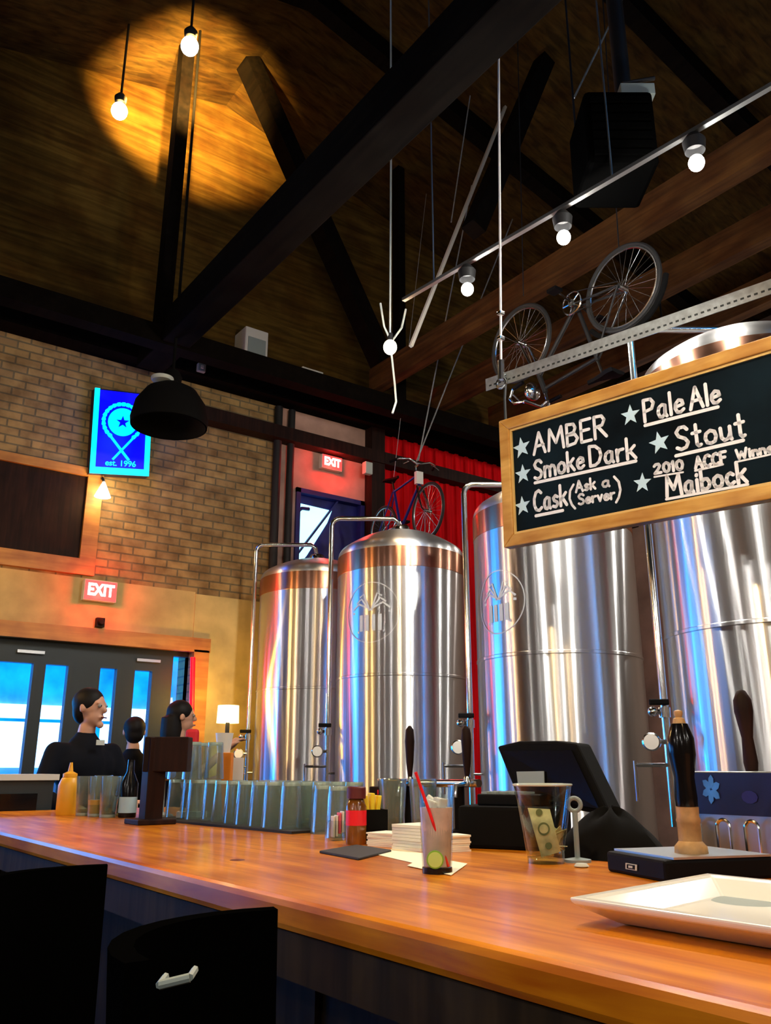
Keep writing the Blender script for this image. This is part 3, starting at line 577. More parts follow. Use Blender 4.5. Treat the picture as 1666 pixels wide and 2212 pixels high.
# ================================================================== hanging chalkboard
SA, SB = Vector((3.0, 3.07, 0)), Vector((3.2, 1.71, 0)); su_ = (SB - SA).normalized(); SZ1, SZ0 = 3.056, 2.356; tilt = -.033
SL = 1.66; sn = Vector((su_.y, -su_.x, 0)); sn = sn if sn.dot(CAM - SA) > 0 else -sn
def sb(u, v, d=0): return Vector((SA.x, SA.y, SZ0)) + su_ * u + Vector((0, 0, v + tilt * u)) + sn * d
SH = SZ1 - SZ0; FWD = .062
cbd = thing('chalkboard_sign', 'hanging chalkboard menu of beers in an orange wooden frame', 'sign', sb(SL / 2, 0))
def slab(pts, d0, d1):
    m = MB(); m.prism([sb(u, v, d0) for u, v in pts], sn * (d1 - d0)); return m
slab([(.04, .04), (SL - .04, .04), (SL - .04, SH - .04), (.04, SH - .04)], -.012, .004).build('slate', 'slate', cbd, smooth=False)
for q in ([(0, 0), (SL, 0), (SL - FWD, FWD), (FWD, FWD)], [(0, SH), (FWD, SH - FWD), (SL - FWD, SH - FWD), (SL, SH)], [(0, 0), (FWD, FWD), (FWD, SH - FWD), (0, SH)], [(SL, 0), (SL, SH), (SL - FWD, SH - FWD), (SL - FWD, FWD)]):
    slab(q, -.03, .024).build('frame_rail', 'frame_wood', cbd, smooth=False, bevel=.005)
i0, i1 = FWD + .001, FWD + .012
for q in ([(i0, i0), (SL - i0, i0), (SL - i1, i1), (i1, i1)], [(i0, SH - i0), (i1, SH - i1), (SL - i1, SH - i1), (SL - i0, SH - i0)], [(i0, i0), (i1, i1), (i1, SH - i1), (i0, SH - i0)], [(SL - i0, i0), (SL - i0, SH - i0), (SL - i1, SH - i1), (SL - i1, i1)]):
    slab(q, .004, .014).build('inner_lip', 'gold_lip', cbd, smooth=False)
GL = {
'A': (.7, [[(0, 0), (.35, 1), (.7, 0)], [(.12, .36), (.6, .38)]]), 'M': (.9, [[(0, 0), (.1, 1), (.45, .3), (.8, 1), (.9, 0)]]),
'B': (.6, [[(0, 0), (0, 1), (.4, .95), (.5, .76), (.4, .57), (0, .5)], [(0, .5), (.45, .46), (.6, .25), (.45, .04), (0, 0)]]), 'E': (.55, [[(.55, 1), (0, 1), (0, 0), (.55, 0)], [(0, .52), (.45, .52)]]),
'R': (.6, [[(0, 0), (0, 1), (.42, .97), (.55, .77), (.42, .55), (0, .5)], [(.2, .5), (.62, 0)]]), 'S': (.56, [[(.55, .84), (.42, .98), (.18, .98), (.02, .8), (.12, .6), (.42, .45), (.55, .26), (.44, .06), (.2, 0), (0, .1)]]),
'D': (.66, [[(0, 0), (0, 1), (.35, .96), (.6, .75), (.66, .45), (.52, .14), (.3, .01), (0, 0)]]), 'C': (.6, [[(.6, .86), (.42, 1), (.18, .92), (.02, .62), (.02, .3), (.16, .06), (.4, 0), (.6, .12)]]),
'P': (.58, [[(0, 0), (0, 1), (.42, .97), (.58, .77), (.45, .52), (0, .45)]]), 'F': (.52, [[(.52, 1), (0, 1), (0, 0)], [(0, .52), (.42, .52)]]), 'W': (.9, [[(0, 1), (.2, 0), (.45, .7), (.68, 0), (.9, 1)]]),
'm': (.78, [[(0, 0), (0, .55)], [(0, .4), (.15, .55), (.3, .5), (.38, .35), (.38, 0)], [(.38, .38), (.52, .55), (.68, .5), (.76, .35), (.78, 0)]]), 'o': (.5, [[(.25, .56), (.05, .45), (0, .25), (.08, .05), (.25, 0), (.43, .06), (.5, .28), (.44, .48), (.25, .56)]]),
'k': (.45, [[(0, 0), (0, 1)], [(.42, .6), (.02, .28)], [(.14, .38), (.45, 0)]]), 'e': (.46, [[(.02, .28), (.44, .32), (.4, .5), (.22, .56), (.04, .42), (0, .22), (.1, .03), (.28, 0), (.46, .1)]]),
'a': (.48, [[(.42, .5), (.24, .56), (.06, .46), (0, .24), (.08, .04), (.22, 0), (.38, .12), (.42, .5)], [(.42, .5), (.4, .12), (.48, 0)]]), 'r': (.36, [[(0, .55), (.02, 0)], [(.02, .32), (.14, .52), (.36, .54)]]),
's': (.38, [[(.36, .48), (.2, .56), (.04, .46), (.1, .32), (.3, .24), (.36, .12), (.2, 0), (0, .06)]]), 'h': (.44, [[(0, 1), (0, 0)], [(0, .36), (.16, .55), (.36, .5), (.42, .3), (.44, 0)]]), 'v': (.42, [[(0, .55), (.2, 0), (.42, .55)]]),
'l': (.06, [[(.03, 1), (.03, 0)]]), 't': (.36, [[(.18, .95), (.18, .1), (.26, 0), (.36, .04)], [(0, .6), (.36, .62)]]), 'u': (.46, [[(0, .55), (.02, .14), (.14, 0), (.32, .06), (.42, .3)], [(.42, .55), (.42, .1), (.46, 0)]]),
'i': (.08, [[(.04, .55), (.04, 0)], [(.04, .76), (.05, .8)]]), 'n': (.44, [[(0, .55), (.02, 0)], [(.02, .38), (.18, .55), (.36, .5), (.42, .3), (.44, 0)]]), 'b': (.46, [[(0, 1), (0, 0)], [(0, .1), (.2, 0), (.4, .1), (.46, .3), (.34, .5), (.16, .52), (0, .4)]]),
'c': (.42, [[(.4, .46), (.26, .56), (.08, .48), (0, .26), (.08, .06), (.24, 0), (.42, .1)]]), '2': (.52, [[(0, .8), (.12, .97), (.36, .97), (.46, .76), (.3, .42), (0, 0), (.52, .03)]]),
'0': (.5, [[(.25, 1), (.06, .84), (0, .48), (.08, .12), (.25, 0), (.42, .12), (.5, .5), (.44, .86), (.25, 1)]]), '1': (.12, [[(0, .8), (.08, 1), (.08, 0)]]), '(': (.2, [[(.2, 1), (.04, .75), (0, .4), (.08, .1), (.2, -.1)]]), ')': (.2, [[(0, 1), (.16, .75), (.2, .4), (.12, .1), (0, -.1)]]), ' ': (.3, [])}
def spx(zx, zy): # a pixel of the photograph (given in a 2.5x zoom) -> u, v on the board
    q = at_plane(1000 + zx / 2.5, 500 + zy / 2.5, sb(0, 0, .005), sn); d = q - sb(0, 0, .005); u = d.dot(su_); return u, d.z - tilt * u
def stroke(m, p, q, r):
    (x0, y0), (x1, y1) = p, q; a = math.atan2(y1 - y0, x1 - x0); poly = []
    for k in range(7): t_ = a + PI / 2 + PI * k / 6; poly.append((x0 + r * math.cos(t_), y0 + r * math.sin(t_)))
    for k in range(7): t_ = a - PI / 2 + PI * k / 6; poly.append((x1 + r * math.cos(t_), y1 + r * math.sin(t_)))
    m.prism([sb(u, v, .0045) for u, v in poly], sn * .0015)
def word(txt, a, c, cap, r=.0080, name='chalk_writing', mt='chalk'):
    (u0, v0), (u1, v1) = spx(*a), spx(*c); uu, vv = spx(a[0], a[1] - cap); h = vv - v0
    gap = .22; tot = sum(GL[ch][0] for ch in txt) + gap * (len(txt) - 1); L_ = u1 - u0; sx = L_ / tot; m = MB(); x = 0
    for ch in txt:
        wd, st = GL[ch]
        for pl in st:
            pp = [(u0 + (x + gx) * sx, v0 + (v1 - v0) * (x + gx) / tot + gy * h) for gx, gy in pl]
            for i in range(len(pp) - 1): stroke(m, pp[i], pp[i + 1], r)
        x += wd + gap
    m.build(name, mt, cbd, smooth=False)
def line(a, c, r=.008):
    m = MB(); stroke(m, spx(*a), spx(*c), r); m.build('chalk_underline', 'chalk', cbd, smooth=False)
def star5(c, rr, rot=0):
    u, v = spx(*c); u2, v2 = spx(c[0], c[1] - rr); R_ = (v2 - v) * 1.12; pl = []
    for k in range(10):
        q = R_ if k % 2 == 0 else R_ * .42; a = PI / 2 + rot + PI * k / 5; pl.append((u + q * math.cos(a) * .95, v + q * math.sin(a)))
    m = MB(); m.prism([sb(x, y, .0045) for x, y in pl], sn * .0015); m.build('chalk_star', 'chalk_blue', cbd, smooth=False)
for c, r_, ro in (((318, 1168), 52, .1), ((325, 1310), 48, 0), ((323, 1482), 48, .05), ((905, 992), 52, -.05), ((1062, 1140), 56, .12), ((970, 1358), 50, -.1)): star5(c, r_, ro)
word('AMBER', (385, 1205), (775, 1105), 112); word('Smoke', (390, 1340), (655, 1275), 100); word('Dark', (690, 1268), (935, 1222), 108); line((390, 1358), (935, 1240))
word('Cask', (388, 1512), (562, 1475), 108); line((395, 1536), (540, 1507)); word('(', (580, 1490), (606, 1484), 118, .006); word('Ask', (612, 1408), (716, 1388), 58, .006); word('a', (756, 1381), (792, 1375), 58, .006)
word('Server', (628, 1475), (820, 1442), 55, .006); word(')', (828, 1450), (856, 1446), 128, .006)
word('Pale', (985, 1028), (1195, 970), 118); word('Ale', (1232, 962), (1392, 920), 115); line((985, 1048), (1378, 948))
word('Stout', (1160, 1182), (1525, 1105), 122); line((1152, 1212), (1515, 1128)); word('2010', (1038, 1308), (1190, 1284), 50, .007); line((1035, 1326), (1190, 1300), .004)
word('ACCF', (1258, 1280), (1425, 1248), 60, .007); line((1256, 1292), (1405, 1258), .005); word('Winner', (1482, 1230), (1715, 1180), 50, .006); line((1482, 1244), (1700, 1196), .004)
word('Maibock', (1104, 1432), (1535, 1352), 108, .008); line((1100, 1446), (1540, 1366), .006)
# perforated rail, hooks, cable
ra, rb = at(1050, 832, x=3.0), at(1640, 628, x=3.35); dr = (rb - ra).normalized(); rb = rb + dr * .35; LR = (rb - ra).length; rn = Vector((dr.y, -dr.x, 0)).normalized(); rn = rn if rn.dot(CAM - ra) > 0 else -rn; ru_ = rn.cross(dr); ru_ = ru_ if ru_.z > 0 else -ru_
m = MB(); m.beam(ra, rb, .004, .072, ru_); m.beam(ra + ru_ * .034 - rn * .02, rb + ru_ * .034 - rn * .02, .04, .004, ru_)
m.mat(1); n = int(LR / .03)
for k in range(1, n):
    c = ra + dr * (k * LR / n) - ru_ * .012; m.box(c, (.016, .0052, .010), Matrix((dr, rn, ru_)).transposed())
tag(m.build('perforated_rail', ['galvanized', 'zinc_dark'], smooth=False), 'long galvanized rail with a row of slots above the chalkboard', 'rail')
hk = at(1083, 828, x=3.0)
t = thing('hanging_cable', 'white steel cable with clamps and turnbuckle holding the rail', 'cable', hk)
top = at(1077, 60, x=2.85); top = Vector((top.x, top.y, roof_z(top.x))) if top.z > roof_z(top.x) else top
dv = (top - hk).normalized(); top = hk + dv * ((roof_z(3.0) - hk.z) / dv.z)
m = MB(); m.tube([hk + dv * .05, top], .0075, 6); m.build('cable', 'white', t)
for s_ in (.16, .25): m = MB(); m.box(hk + dv * s_ * 1.6, (.035, .03, .022)); m.build('cable_clamp', 'chrome', t, smooth=False, bevel=.004)
m = MB(); m.tube([hk + dv * .02, hk + dv * .13], .018, 8); m.torus(hk, .028, .007, 16, 6, rot_to((1, .3, 0))); m.build('turnbuckle', 'chrome', t)
for u_, lb in ((.03, 'dark hook strap tying the left corner of the chalkboard to the rail'), (1.50, 'dark hook strap tying the right end of the chalkboard to the rail')):
    m = MB(); s0 = sb(u_, SH, -.0); s1 = ra + dr * (u_ * LR / SL * .95 + .1); m.tube([s0, (s0 + s1) / 2 + sn * .01, s1], .008, 6); m.torus(s1, .02, .006, 16, 6, rot_to((0, 1, 0))); tag(m.build('hook_strap', 'zinc_dark'), lb, 'hook')
# steel wires that carry the bicycles, thin pale batten near the bulb
for (a, ya), (c, yc), r_, lb in (((( 1030, 112), 5.3), ((975, 480), 5.3), .006, 'thin pale wire left of the cable, high under the roof'), (((1330, 28), 3.3), ((1240, 212), 3.3), .008, 'thin steel rod slanting down to the black heater')):
    p, q = at(*a, y=ya), at(*c, y=yc); d_ = (p - q).normalized(); p = q + d_ * ((roof_z(p.x) - .12 - q.z) / d_.z)
    m = MB(); m.tube([p, q], r_, 6); tag(m.build('steel_wire', 'galvanized'), lb, 'wire')
m = MB(); q, p = at(888, 748, y=5.2), at(962, 560, y=5.2); d_ = (p - q).normalized(); m.beam(q, q + d_ * ((roof_z(5.3) - .06 - q.z) / d_.z), .032, .028); tag(m.build('batten', 'white_box', smooth=False), 'pale slanting batten right of the hanging bulb', 'batten')
# black heater hanging at the upper right
p = at(1322, 318, x=3.55); t = thing('unit_heater', 'big black heater hanging under the roof at the upper right', 'heater', p)
Rz = Matrix.Rotation(-YAW, 3, 'Z')
def hx(x, y, z): return p + Rz @ Vector((x, y, z))
m = MB(); m.box(hx(0, 0, -.03), (.40, .42, .50), Rz); m.build('casing', 'soot', t, smooth=False, bevel=.03)
m = MB()
for k in range(7): m.box(hx(0, -.22, -.22 + k * .06), (.34, .02, .035), Rz)
m.build('louvre', 'soot', t, smooth=False)
m = MB(); m.box(hx(.13, -.12, .27), (.20, .10, .08), Rz); m.build('junction_box', 'grey', t, smooth=False, bevel=.006)
m = MB(); m.tube([hx(.05, -.15, .32), hx(.24, -.15, .36)], .012, 8); m.tube([hx(.1, 0, .2), hx(.1, 0, roof_z(p.x) - p.z)], .05, 10); m.build('flue_pipe', 'iron', t)
m = MB()
for sx in (-.18, .18): q = hx(sx, .1, .2); m.tube([q, (q.x, q.y, roof_z(q.x))], .007, 6)
m.build('hanger_rod', 'iron', t)

# ================================================================== bicycles
def bicycle(name, label, frame_mat, drop=False):
    """built in a plane: +x forwards, z up, wheel radius .335, rear hub at x=0"""
    t = thing('bicycle', label, 'bicycle')
    def wheel(x):
        c = Vector((x, 0, .335)); Q = Matrix.Rotation(PI / 2, 3, 'X')
        m = MB(); m.torus(c, .32, .016, 48, 8, Q); wo = m.build('wheel', 'rubber', t)
        m = MB(); m.torus(c, .298, .009, 48, 6, Q); m.build('rim', 'spoke', wo)
        m = MB(); m.tube([c + Vector((0, -.045, 0)), c + Vector((0, .045, 0))], .02, 12); m.build('hub', 'chrome', wo)
        m = MB()
        for k in range(28):
            a = 2 * PI * k / 28; s_ = 1 if k % 2 else -1; m.tube([c + Vector((.018 * math.cos(a + .8 * s_), .03 * s_, .018 * math.sin(a + .8 * s_))), c + Vector((.297 * math.cos(a), 0, .297 * math.sin(a)))], .0016, 4, caps=False)
        m.build('spokes', 'spoke', wo)
    wheel(0); wheel(1.03)
    BB, ST, HT, HB = Vector((.43, 0, .27)), Vector((.27, 0, .80)), Vector((.80, 0, .84)), Vector((.845, 0, .70))
    m = MB(); m.tube([BB, ST], .016, 10); m.tube([ST + (BB - ST) * .04, HT + (HB - HT) * .1], .014, 10); m.tube([BB, HB], .017, 10); m.tube([HT + Vector((-.008, 0, .02)), HB + Vector((.008, 0, -.02))], .02, 10)
    for s_ in (-1, 1): m.tube([BB + Vector((0, .03 * s_, 0)), Vector((0, .055 * s_, .335))], .009, 8); m.tube([ST + Vector((0, .015 * s_, -.02)), Vector((0, .055 * s_, .335))], .008, 8)
    m.build('frame', frame_mat, t)
    m = MB()
    for s_ in (-1, 1): m.tube([HB + Vector((.01, .03 * s_, -.02)), Vector((.93, .05 * s_, .50)), Vector((.985, .05 * s_, .38)), Vector((1.03, .05 * s_, .335))], [.014, .012, .01, .008], 8)
    m.tube([HB + Vector((.01, -.03, -.02)), HB + Vector((.01, .03, -.02))], .014, 8); m.build('fork', 'chrome', t)
    st = HT + Vector((-.025, 0, .10)); m = MB(); m.tube([HT, st], .013, 8); m.tube([st, st + Vector((.07, 0, .02))], .013, 8)
    hb = st + Vector((.07, 0, .02))
    if drop: pts = [(hb.x + .10, .20, hb.z - .13), (hb.x + .13, .21, hb.z - .06), (hb.x + .08, .21, hb.z), (hb.x, .19, hb.z), (hb.x, 0, hb.z)]; pts = [(hb.x - .02, .21, hb.z - .14)] + pts
    else: pts = [(hb.x - .16, .29, hb.z + .02), (hb.x - .04, .25, hb.z + .03), (hb.x + .02, .14, hb.z + .03), (hb.x, .03, hb.z), (hb.x, 0, hb.z)]
    pts = pts + [(x, -y, z) for x, y, z in reversed(pts[:-1])]
    m.tube(pts, .012, 8); ho = m.build('handlebar', 'chrome', t)
    for s_ in (-1, 1): m = MB(); a = Vector(pts[0]); c = Vector(pts[1]); a.y *= s_; c.y *= s_; m.tube([a, a + (c - a) * .9], .017, 8); m.build('grip', 'black', ho)
    m = MB()
    for s_ in (-1, 1): m.tube([Vector((hb.x + .02, s_ * .16, hb.z)), Vector((hb.x + .06, s_ * .17, hb.z - .02)), Vector((hb.x + .06, s_ * .24, hb.z - .06))], .006, 6)
    m.build('brake_lever', 'chrome', ho)
    m = MB(); m.tube([ST, ST + Vector((-.035, 0, .12))], .012, 8); m.build('seat_post', 'chrome', t); sc_ = ST + Vector((-.04, 0, .14))
    m = MB(); vs = []
    for x, wd, hz in ((-.13, .075, .012), (-.08, .082, .015), (0, .045, .008), (.08, .022, .004), (.14, .014, 0)):
        for y, z in ((-1, -.012), (-.8, .012), (0, .02), (.8, .012), (1, -.012)): vs.append(sc_ + Vector((x, y * wd, z + hz)))
    fs = [(i * 5 + j, i * 5 + j + 1, (i + 1) * 5 + j + 1, (i + 1) * 5 + j) for i in range(4) for j in range(4)] + [(4, 3, 2, 1, 0), (20, 21, 22, 23, 24)] + [(i * 5, (i + 1) * 5, (i + 1) * 5 + 4, i * 5 + 4) for i in range(4)]
    m.add(vs, fs); m.build('saddle', 'black', t)
    m = MB(); Q = Matrix.Rotation(PI / 2, 3, 'X'); m.torus(BB + Vector((0, -.05, 0)), .09, .006, 32, 6, Q); m.lathe([(.03, -.01), (.03, .01)], BB + Vector((0, -.05, 0)), 16, Q)
    for k in range(5): a = 2 * PI * k / 5; m.tube([BB + Vector((0, -.05, 0)), BB + Vector((.088 * math.cos(a), -.05, .088 * math.sin(a)))], .006, 6)
    m.tube([BB + Vector((0, -.06, 0)), BB + Vector((.10, -.07, -.13))], .009, 8); m.tube([BB + Vector((0, .06, 0)), BB + Vector((-.10, .07, .13))], .009, 8); co = m.build('crankset', 'chrome', t)
    for s_ in (-1, 1): m = MB(); m.box(BB + Vector((-.10 * s_, .12 * s_, .13 * s_)), (.09, .08, .025)); m.build('pedal', 'black', co, smooth=False)
    m = MB()
    for s_ in (-1, 1): m.tube([BB + Vector((0, -.05, .09 * s_)), Vector((0, -.05, .335 + .035 * s_))], .004, 4)
    m.build('chain', 'iron', t)
    return t
bk = bicycle('b', 'blue bicycle standing upright above the domed tanks, red wall behind', 'blue_frame')
m = MB(); m.box((.845, 0, .78), (.05, .09, .15)); m.build('number_plate', 'white', bk, smooth=False)
# rear hub near px 830,1135 ; front hub near px 962,1105
S_ = .86; yy = 7.0
for k in range(60):
    r0 = at(828, 1150, y=yy); f0 = at(958, 1088, z=r0.z); dirv = f0 - r0
    if dirv.length > 1.03 * S_: break
    yy += .0
    yy -= .02
bk.scale = (S_, S_, S_)
bk.rotation_euler = (0, 0, math.atan2(dirv.y, dirv.x)); bk.location = r0 - Vector((0, 0, .335 * S_))
bm_w = bk.location + dirv.normalized() * (.84 * S_) + Vector((0, 0, 1.0 * S_)); bs_w = bk.location + dirv.normalized() * (.26 * S_) + Vector((0, 0, .95 * S_))
for q, pxl, lb in ((bm_w, (1000, 500), 'pale wire from the roof to the handlebar of the blue bicycle'), (bm_w + Vector((.0, .03, 0)), (1085, 530), 'pale wire slanting from the right down to the blue bicycle'), (bs_w, (905, 560), 'thin pale wire from the roof to the saddle of the blue bicycle')):
    p = at(*pxl, y=q.y); d_ = (p - q).normalized(); p = q + d_ * ((roof_z(p.x) - .05 - q.z) / d_.z)
    m = MB(); m.tube([q, p], .007 if q is not bs_w else .003, 6); tag(m.build('steel_wire', 'galvanized'), lb, 'wire')
bk2 = bicycle('b', 'bicycle hanging upside down above the chalkboard, wheels up', 'iron', True)
m = MB(); m.sphere((.93, 0, .80), .075, 12, (.7, 1, 1)); m.build('headlamp', 'chrome', bk2)
m = MB()
for a in range(-3, 9): pass
m.tube([Vector((.37 * math.cos(PI * (k / 12) * .75 + .6) + 0, 0, .335 + .37 * math.sin(PI * (k / 12) * .75 + .6))) for k in range(13)], .02, 6); m.build('mudguard', 'matte_black', bk2)
wa, wb = at(1135, 715, x=4.55), at(1345, 622, x=4.55)
dv2 = (wb - wa); ang = math.atan2(dv2.y, dv2.x); 
# forward axis from rear (right) to front (left); flipped over its own length
bk2.rotation_euler = (PI, 0, math.atan2(-dv2.y, -dv2.x))
bk2.location = wb + Vector((0, 0, .335))
for q, lb in ((wa, 'thin wire holding the left wheel of the upside-down bicycle'), (wb, 'thin wire holding the right wheel of the upside-down bicycle')):
    m = MB(); m.tube([q + Vector((0, 0, .32)), (q.x + .12, q.y, roof_z(q.x))], .005, 6); tag(m.build('steel_wire', 'iron'), lb, 'wire')

# ================================================================== things on the bar
def cyl_prof(r0, r1, h, wall=.002, base=.008):
    return [(1e-4, 0), (r0 * .96, 0), (r0, .004), (r1, h), (r1 - wall, h), (r0 - wall, base), (1e-4, base)]
def on_bar(px, py): return at(px, py, z=BT)
# the tall drink with its lime and straw
D = on_bar(945, 1886); dk = thing('highball_glass', 'tall glass of pale iced drink with red straw standing on cream paper', 'glass', D)
b = MB(); b.lathe(cyl_prof(.0295, .0375, .168, .0022, .012), D, 40, cap=False); b.build('glass', 'glass', dk)
b = MB(); b.lathe([(1e-4, .0135), (.0268, .0135), (.0335, .125), (1e-4, .125)], D, 36, cap=False); b.build('drink', 'drink', dk)
b = MB(); b.lathe([(.0302, 0), (.0306, .003), (.0302, .011)], D, 36, cap=False); b.build('dark_base', 'black_gloss', dk)
for dx, dy, dz, a in ((-.012, -.004, .128, .4), (.010, .006, .130, 1.0), (.0, -.012, .134, .2), (-.004, .012, .135, .8)):
    b = MB(); b.box(D + Vector((dx, dy, dz)), (.022, .022, .02), Matrix.Rotation(a, 3, (1, 1, 1))); b.build('ice_cube', 'ice', dk, smooth=False, bevel=.003)
lw = MB(); tow = (CAM - D); tow.z = 0; tow.normalize(); side = Vector((RT.x, RT.y, 0)); c = D + tow * .029 - side * .004 + Vector((0, 0, .028)); Q = rot_to(tow)
lw.lathe([(.017, -.005), (.017, .004), (1e-4, .005)], c, 24, Q); o = lw.build('lime_slice', 'lime', dk)
lw = MB(); lw.lathe([(.0145, .0052), (1e-4, .0056)], c, 24, Q, cap=False); lw.build('lime_flesh', 'lime_flesh', o)
s0 = D + side * .022 + Vector((0, 0, .014)) + tow * .018; s1 = at(898, 1668, y=D.y - .01)
b = MB(); b.tube([s0, s1], .0032, 10); tag(b.build('drinking_straw', 'red'), 'red straw leaning to the left in the tall drink', 'straw')
# dark napkin mat
q = [on_bar(*p) for p in ((690, 1843), (775, 1859), (846, 1841), (770, 1829))]
b = MB(); b.prism(q, (0, 0, .006)); tag(b.build('rubber_coaster', 'rubber', smooth=False, bevel=.002), 'black square rubber mat lying on the bar left of the drink', 'mat')
# bottle, caddies, sachets
P = on_bar(769, 1824); t = thing('sauce_bottle', 'amber bottle with a dark red cap behind the black mat', 'bottle', P)
b = MB(); b.lathe([(1e-4, 0), (.027, 0), (.029, .006), (.029, .10), (.022, .118), (.018, .122)], P, 28); b.build('body', 'amber', t)
b = MB(); b.lathe([(.027, .121), (.027, .15), (.024, .153), (1e-4, .153)], P, 24); b.build('cap', 'dark_red', t)
b = MB(); b.lathe([(.0293, .05), (.0293, .09)], P, 28, cap=False); b.build('label', 'red', t)
P = on_bar(812, 1822) + Vector((.01, .03, 0)); t = thing('sachet_caddy', 'black box caddy holding yellow packets beside the amber bottle', 'caddy', P)
Rb = Matrix.Rotation(-.35, 3, 'Z')
b = MB()
for dx, dy, sx, sy in ((0, -.033, .07, .005), (0, .033, .07, .005), (-.033, 0, .005, .061), (.033, 0, .005, .061)): b.box(P + Rb @ Vector((dx, dy, .045)), (sx, sy, .09), Rb)
b.box(P + Vector((0, 0, .003)), (.06, .06, .006), Rb); b.build('box', 'matte_black', t, smooth=False)
for k, dx in enumerate((-.022, -.006, .010)):
    b = MB(); b.box(P + Rb @ Vector((dx, -.01 + .005 * k, .078 + .006 * (k % 2))), (.012, .04, .10), Rb @ Matrix.Rotation(.12 * (k - 1), 3, 'Y')); tag(b.build('sugar_packet', 'yellow', smooth=False, bevel=.002), 'yellow paper packet standing in the black caddy', 'packet', 'yellow packets in the black caddy')
P = on_bar(729, 1815); t = thing('sweetener_caddy', 'clear caddy with white and pink packets left of the amber bottle', 'caddy', P)
b = MB(); b.lathe(cyl_prof(.03, .034, .055, .002), P, 4, Matrix.Rotation(.5, 3, 'Z'), cap=False); b.build('box', 'glass', t, smooth=False)
for k, (m_, zz) in enumerate((('white', 0), ('white', .004), ('pink', .016), ('white', .022))):
    b = MB(); b.box(P + Rb @ Vector((-.014 + .009 * k, .0, .038 + zz * .6)), (.006, .034, .058), Rb); tag(b.build('sweetener_packet', m_, smooth=False, bevel=.001), ('pink' if m_ == 'pink' else 'white') + ' sweetener packet standing in the clear caddy', 'packet', m_ + ' packets in the clear caddy')
# napkins and papers under and behind the drink
for (px, py), w_, h_, a, lb in (((832, 1830), .09, .035, .3, 'cream stack of paper napkins behind the black mat'), ((900, 1838), .11, .062, .1, 'tall cream stack of paper napkins just left of the tall drink'), ((966, 1842), .07, .04, -.2, 'cream stack of paper napkins mostly hidden behind the tall drink')):
    P = on_bar(px, py) + Vector((.04, .03, 0)); t = MB(); n = 8
    for k in range(n): t.box(P + Vector((random.uniform(-.003, .003), random.uniform(-.003, .003), h_ * (k + .5) / n)), (w_, w_, h_ / n * .92), Matrix.Rotation(a + random.uniform(-.04, .04), 3, 'Z'))
    tag(t.build('napkin_stack', 'cream', smooth=False), lb, 'napkins')
for k, (q, lb) in enumerate(((((818, 1848), (905, 1868), (935, 1848), (850, 1833)), 'cream paper sheet lying left of the tall drink'), (((880, 1872), (975, 1893), (1010, 1868), (920, 1852)), 'cream paper napkin lying under the tall drink'))):
    b = MB(); b.prism([on_bar(*p) + Vector((0, 0, .0006 + .001 * k)) for p in q], (0, 0, .0009)); tag(b.build('paper_sheet', 'paper', smooth=False), lb, 'paper')
# glasses: the upside-down rows on the bar mat
GP = []
b = MB(); b.prism([on_bar(322, 1772), on_bar(630, 1802), Vector((1.86, 2.62, BT)), Vector((1.86, 3.9, BT))], (0, 0, .008)); tag(b.build('bar_mat', 'rubber', smooth=False), 'long black rubber bar mat carrying the upside-down glasses', 'mat')
def pint(label, group, up=False, h=.15, r=.042, tint='sheen_glass'):
    t = thing('pint_glass', label, 'glass', (0, 0, 0), group); b = MB()
    pr = [(1e-4, 0), (r * .74, 0), (r * .76, .004), (r, h), (r - .0025, h), (r * .74 - .0025, .012), (1e-4, .012)]
    if not up: pr = [(a, h - z) for a, z in pr]
    b.lathe(pr, (0, 0, 0), 28, cap=False); b.build('bowl', tint, t)
    b = MB(); z0 = h if not up else 0
    b.lathe([(r * .70, z0 - (.001 if not up else -.001)), (r * .745, z0 - (.004 if not up else -.004)), (r * .73, z0 - (.013 if not up else -.013))], (0, 0, 0), 28, cap=False); b.build('foot_ring', 'pale_glass', t)
    return t
mat('pale_glass', (.55, .66, .62), .15, spec=.8)
g0 = None
a_, c_ = on_bar(478, 1783), on_bar(640, 1799); 
front = [a_ + (c_ - a_) * (k / 5) for k in range(6)]
for row, (dx, lb, gr, n) in enumerate(((.05, 'upside-down pint glass in the front row on the black bar mat', 'front row of upside-down glasses', 6), (.15, 'upside-down pint glass in the second row on the black bar mat', 'second row of upside-down glasses', 7), (.25, 'upside-down pint glass in the back row on the black bar mat', 'back row of upside-down glasses', 7))):
    for k in range(n):
        y = a_.y + .1 + (row % 2) * .05 - k * .102
        t = pint(lb, gr) if g0 is None else copy_tree(g0); g0 = g0 or t
        t['label'] = lb; t['group'] = gr; t.location = (a_.x + dx + random.uniform(-.006, .006), y + random.uniform(-.006, .006), BT + .008); t.rotation_euler = (0, 0, random.uniform(0, 6))
for (px, py), lb in (((680, 1803), 'upside-down glass standing on bare wood at the right end of the row'), ((712, 1812), 'last upside-down glass of the row, left of the sweetener caddy')):
    t = copy_tree(g0); t['label'] = lb; t['group'] = 'glasses right of the mat'; p = on_bar(px, py) + Vector((.05, .03, 0)); t.location = p
# stacked tumblers at the far end of the mat
for k, (gi, nst) in enumerate(((0, 2), (1, 2), (2, 1), (3, 1), (4, 2), (5, 2))):
    for j in range(nst):
        t = copy_tree(g0); t['label'] = ('upper' if j else 'lower') + ' glass of the stacks right of the dark wooden tap post'; t['group'] = ('upper' if j else 'lower') + ' glasses in the stacks'
        p = on_bar(352, 1770); t.location = p + Vector((.05 + .10 * (gi // 4) + .02 * (gi % 2), -.105 * (gi % 4), .009 + .151 * j))
